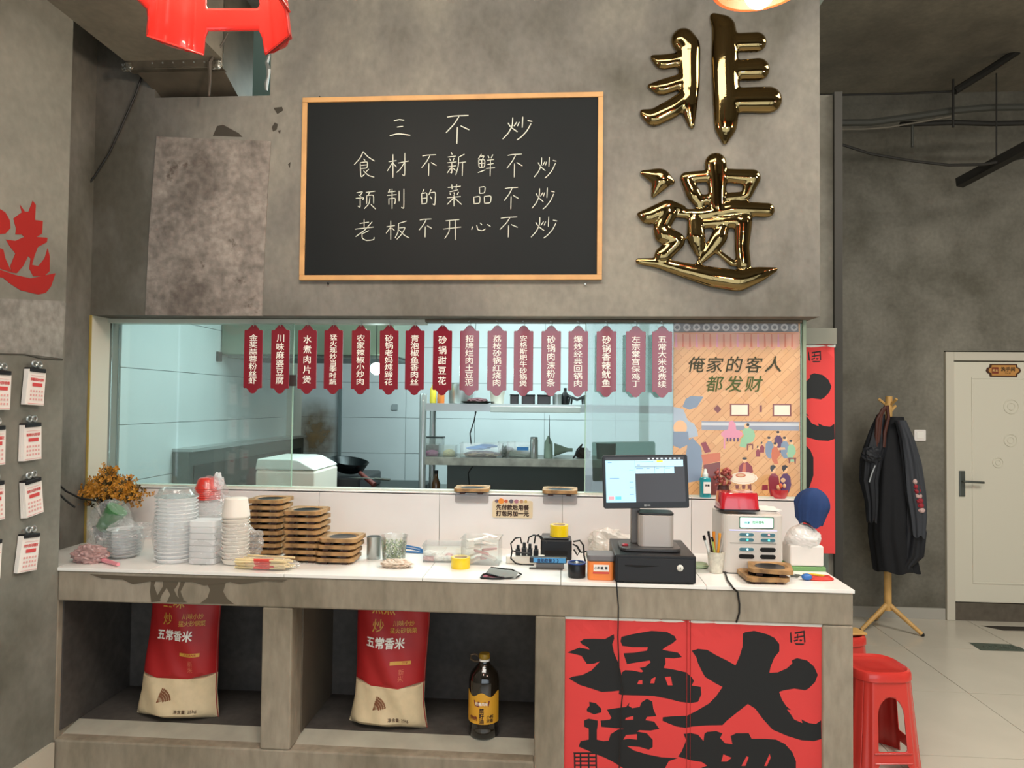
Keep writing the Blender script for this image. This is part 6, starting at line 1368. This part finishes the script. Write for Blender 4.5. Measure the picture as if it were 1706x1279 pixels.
def make_stool(label):
    t = thing('plastic_stool', label, 'stool', (0, 0, 0), 0, 'red plastic stools')
    hb, htp, H_ = .168, .128, .425; P = 4.0
    def surf(s_, z):
        s_ = s_ % 4; k = int(s_); u = (s_-k)*2-1; z = max(z, 0); h = hb+(htp-hb)*(z/H_)**.9
        # rounded square with fluted corners
        a = u*PI/4; r = h/max(math.cos(a), 1e-3); rr = h*1.19; r = min(r, rr*(1+.03*math.cos(u*PI*1)))
        fl = .006*math.exp(-((abs(u)-.78)/.10)**2)*(1-z/H_*.6)
        r += -fl
        th = k*PI/2+a-PI/2
        return (r*math.cos(th), r*math.sin(th), z)
    holes = []
    for k in range(4):
        c_ = k+.5
        w1, w2 = .235, .255
        arch = [(c_+w2*math.cos(a)*1.0, .26+.078*math.sin(a)) for a in [PI*i/14 for i in range(15)]]
        holes.append([(c_+w2, .112), *arch, (c_-w2, .112), (c_-w2+.02, .104), (c_+w2-.02, .104)])
        arch2 = [(c_+.25*max(-1, min(1, 1.12*math.cos(a))), .052*min(1, 1.25*math.sin(a)) if math.sin(a) > 0 else 0) for a in [PI*i/14 for i in range(15)]]
        holes.append([(c_+.27, -.02), (c_+.26, .035), (c_+.235, .052), (c_-.235, .052), (c_-.26, .035), (c_-.27, -.02)])
    g = shell_uv(P, H_, holes, surf, .016)
    sh_ = obj('body', g, M_red, t, smooth=True); so = sh_.modifiers.new('thick', 'SOLIDIFY'); so.thickness = .004; so.offset = -1
    g = G(); ro = rrect(.262, .262, .085, 8); n = len(ro); lv = [(1.02, .400), (1.05, .405), (1.04, .43), (1.0, .442), (.93, .446), (.86, .440), (.82, .436), (.3, .436), (.0001, .436)]
    for s_, z in lv: g.v += [(x*s_, y*s_, z) for x, y in ro]
    g.f = [(j*n+i, j*n+(i+1) % n, (j+1)*n+(i+1) % n, (j+1)*n+i) for j in range(len(lv)-1) for i in range(n)]; g.m = [0]*len(g.f)
    obj('seat', g, M_red, t, smooth=True)
    g = G()
    for k in range(4):
        a = k*PI/2-PI/2; c_, s_ = math.cos(a), math.sin(a)
        for z in (.098, .056):
            h = hb+(htp-hb)*(z/H_)+.001; g.tube([(c_*h-s_*x, s_*h+c_*x, z) for x in (-.085, 0, .085)], .0025, 6)
    obj('rib', g, M_red, t, smooth=True)
    return t
p = at(1500, 1120, 'Z', .45)
s1_ = make_stool('red plastic stool on the floor just right of the counter'); s1_.location = (p.x-.06, p.y+.13, 0); s1_.rotation_euler = (0, 0, .10)
s2_ = dup(s1_, (s1_.location.x-.01, s1_.location.y+.47, 0), .3, 'second red plastic stool farther back, mostly hidden by the counter end')
one('chopping_board', G().box((-.12, -.05, 0), (.12, .05, .012)), M_beech, 'thin wooden slat lying on the farther red stool', 'board', (s2_.location.x+.02, s2_.location.y-.04, .4475), .2, bevel=.003)
hs = dup(s1_, (0, 0, 0), 0, 'red plastic stool hanging under the ceiling')
c_ = at(396, 90, 'Y', 1.66); hs.location = (c_.x, 1.49, c_.z); hs.rotation_euler = (0, 0, .04)
point('stool_fill_light', (c_.x, 1.49, c_.z+.30), 5, WARM, .04)  # unseen light added inside the stool to make it glow
cd = one('hanging_cord', G().tube([(0, 0, 0), (0, 0, HC-c_.z-.45)], .004, 6), M_cable, 'black cord holding up the hanging red stool', 'cord', (hs.location.x, hs.location.y, c_.z+.446))

# ------------------------------------------------------------------ pendant lamps
M_bulb = mat('warm_bulb', '#fff3d8', .3, emit='#ffedd0', es=2.4)
M_shi = mat('enamel_red_inside', '#b5431f', .5)
def lamp(loc, label, master=None):
    if master: return dup(master, loc, 0, label)
    t = thing('pendant_lamp', label, 'lamp', loc, 0, 'red pendant lamps')
    obj('lamp_shade', G().lathe([(.140, .0), (.134, .004), (.095, .050), (.055, .08), (.035, .10), (.030, .15), (.0001, .152), (.0001, .148), (.027, .146), (.032, .098), (.052, .077), (.092, .047), (.130, .001), (.140, .0)], 44, cap=False), M_shi, t, smooth=True)
    obj('bulb', G().ball((0, 0, -.022), .044, 20, 14), M_bulb, t, smooth=True)
    obj('socket', G().lathe([(.018, .045), (.018, .14)], 14), M_cream, t, smooth=True)
    obj('cord', G().tube([(0, 0, .15), (0, 0, HC-loc[2])], .004, 6), M_cable, t)
    return t
b0_ = at(1265, 0, 'Y', LAMPS[0][1])
ml = lamp((b0_.x, b0_.y, b0_.z+.042), 'orange-red enamel pendant lamp with a glowing round bulb above the brass characters')
for k, p in enumerate(LAMPS[1:]): lamp((p[0], p[1], p[2]+.06), 'red enamel pendant lamp out of view, '+['left over the counter', 'over the passage', 'behind the camera to the left', 'behind the camera to the right'][k], ml)

# ------------------------------------------------------------------ ceiling pipes at the right
PYp = 5.2
def pipe(pts, r, m, label, Y=PYp): one('ceiling_pipe', G().tube([at(x, y, 'Y', Y) for x, y in pts], r, 8), m, label, 'pipe', smooth=True)
M_pip, M_pip2 = mat('grey_pipe', '#45453f', .6), mat('dark_pipe', '#25231f', .6)
pipe([(1340, 158), (1400, 158), (1500, 156), (1590, 152)], .008, M_pip2, 'thin dark conduit running along the top of the back wall')
pipe([(1590, 152), (1645, 118), (1706, 78), (1760, 44)], .026, M_pip2, 'thick dark cable bundle rising to the upper right corner')
pipe([(1340, 205), (1450, 204), (1530, 193), (1590, 184), (1650, 179), (1740, 178)], .026, M_pip, 'thick grey pipe crossing the right side under the ceiling')
pipe([(1500, 207), (1590, 204), (1650, 206), (1740, 204)], .020, M_pip2, 'dark pipe just below the thick grey pipe', PYp+.08)
pipe([(1368, 216), (1440, 215), (1480, 212), (1540, 202), (1590, 193)], .006, mat('pale_cable', '#6e685c', .6), 'pale thin cable sagging under the grey pipe', PYp-.05)
pipe([(1588, 132), (1588, 172), (1588, 212)], .008, M_pip2, 'short vertical hanger rod holding the pipes', PYp-.06)
pipe([(1660, 122), (1660, 265)], .005, M_pip2, 'thin vertical rod dropping from the cable bundle', PYp-.06)
pipe([(1520, 208), (1520, 245)], .010, M_pip, 'short downward pipe stub below the dark pipe', PYp)
pipe([(1368, 228), (1400, 240), (1450, 256), (1520, 268), (1580, 275), (1640, 274), (1706, 262), (1760, 248)], .010, M_pip2, 'black cable sagging in a long curve under the pipes', PYp-.1)
g = G(); a, b_ = at(1598, 305, 'Y', 5.4), at(1720, 240, 'Y', 4.9)
one('ceiling_beam', G().tube([a, b_], .045, 4), M_pip2, 'dark slanted metal beam entering from the right edge', 'beam')

# dark splash panel under the lower shelf, grease stain, acrylic holders
q0, q1 = gk(745, 780, 4.56), gk(1110, 812, 4.56)
obj('lower_panel', G().box((q0.x-sxl, 4.56-SY0, 1.06), (q1.x-sxl, 4.565-SY0, zmid-.046)), mat('dark_panel', '#7d8382', .5), sh)
m = bpy.data.materials.new('grease'); m.use_nodes = True; nt = m.node_tree; N = nt.nodes; L = nt.links; b = N['Principled BSDF']; b.inputs['Base Color'].default_value = lin('#7d6440'); b.inputs['Roughness'].default_value = .4
tc = N.new('ShaderNodeTexCoord'); gr_ = N.new('ShaderNodeTexGradient'); gr_.gradient_type = 'SPHERICAL'; mp = N.new('ShaderNodeMapping'); mp.inputs['Scale'].default_value = (4.6, 1, 3.4)
n = N.new('ShaderNodeTexNoise'); n.inputs['Scale'].default_value = 16; n.inputs['Detail'].default_value = 6; mu = N.new('ShaderNodeMath'); mu.operation = 'MULTIPLY'; mu2 = N.new('ShaderNodeMath'); mu2.operation = 'MULTIPLY'; mu2.inputs[1].default_value = 1.9; mu2.use_clamp = True
L.new(tc.outputs['Object'], mp.inputs[0]); L.new(mp.outputs[0], gr_.inputs[0]); L.new(tc.outputs['Object'], n.inputs['Vector']); L.new(gr_.outputs['Fac'], mu.inputs[0]); L.new(n.outputs['Fac'], mu.inputs[1]); L.new(mu.outputs[0], mu2.inputs[0]); L.new(mu2.outputs[0], b.inputs['Alpha'])
q = gk(526, 722, YK-.003); obj('grease_stain', G().add([(-.2, 0, -.28), (.17, 0, -.28), (.17, 0, .28), (-.2, 0, .28)], [(0, 1, 2, 3)]), m, kb, loc=(q.x, YK-.003, q.z))
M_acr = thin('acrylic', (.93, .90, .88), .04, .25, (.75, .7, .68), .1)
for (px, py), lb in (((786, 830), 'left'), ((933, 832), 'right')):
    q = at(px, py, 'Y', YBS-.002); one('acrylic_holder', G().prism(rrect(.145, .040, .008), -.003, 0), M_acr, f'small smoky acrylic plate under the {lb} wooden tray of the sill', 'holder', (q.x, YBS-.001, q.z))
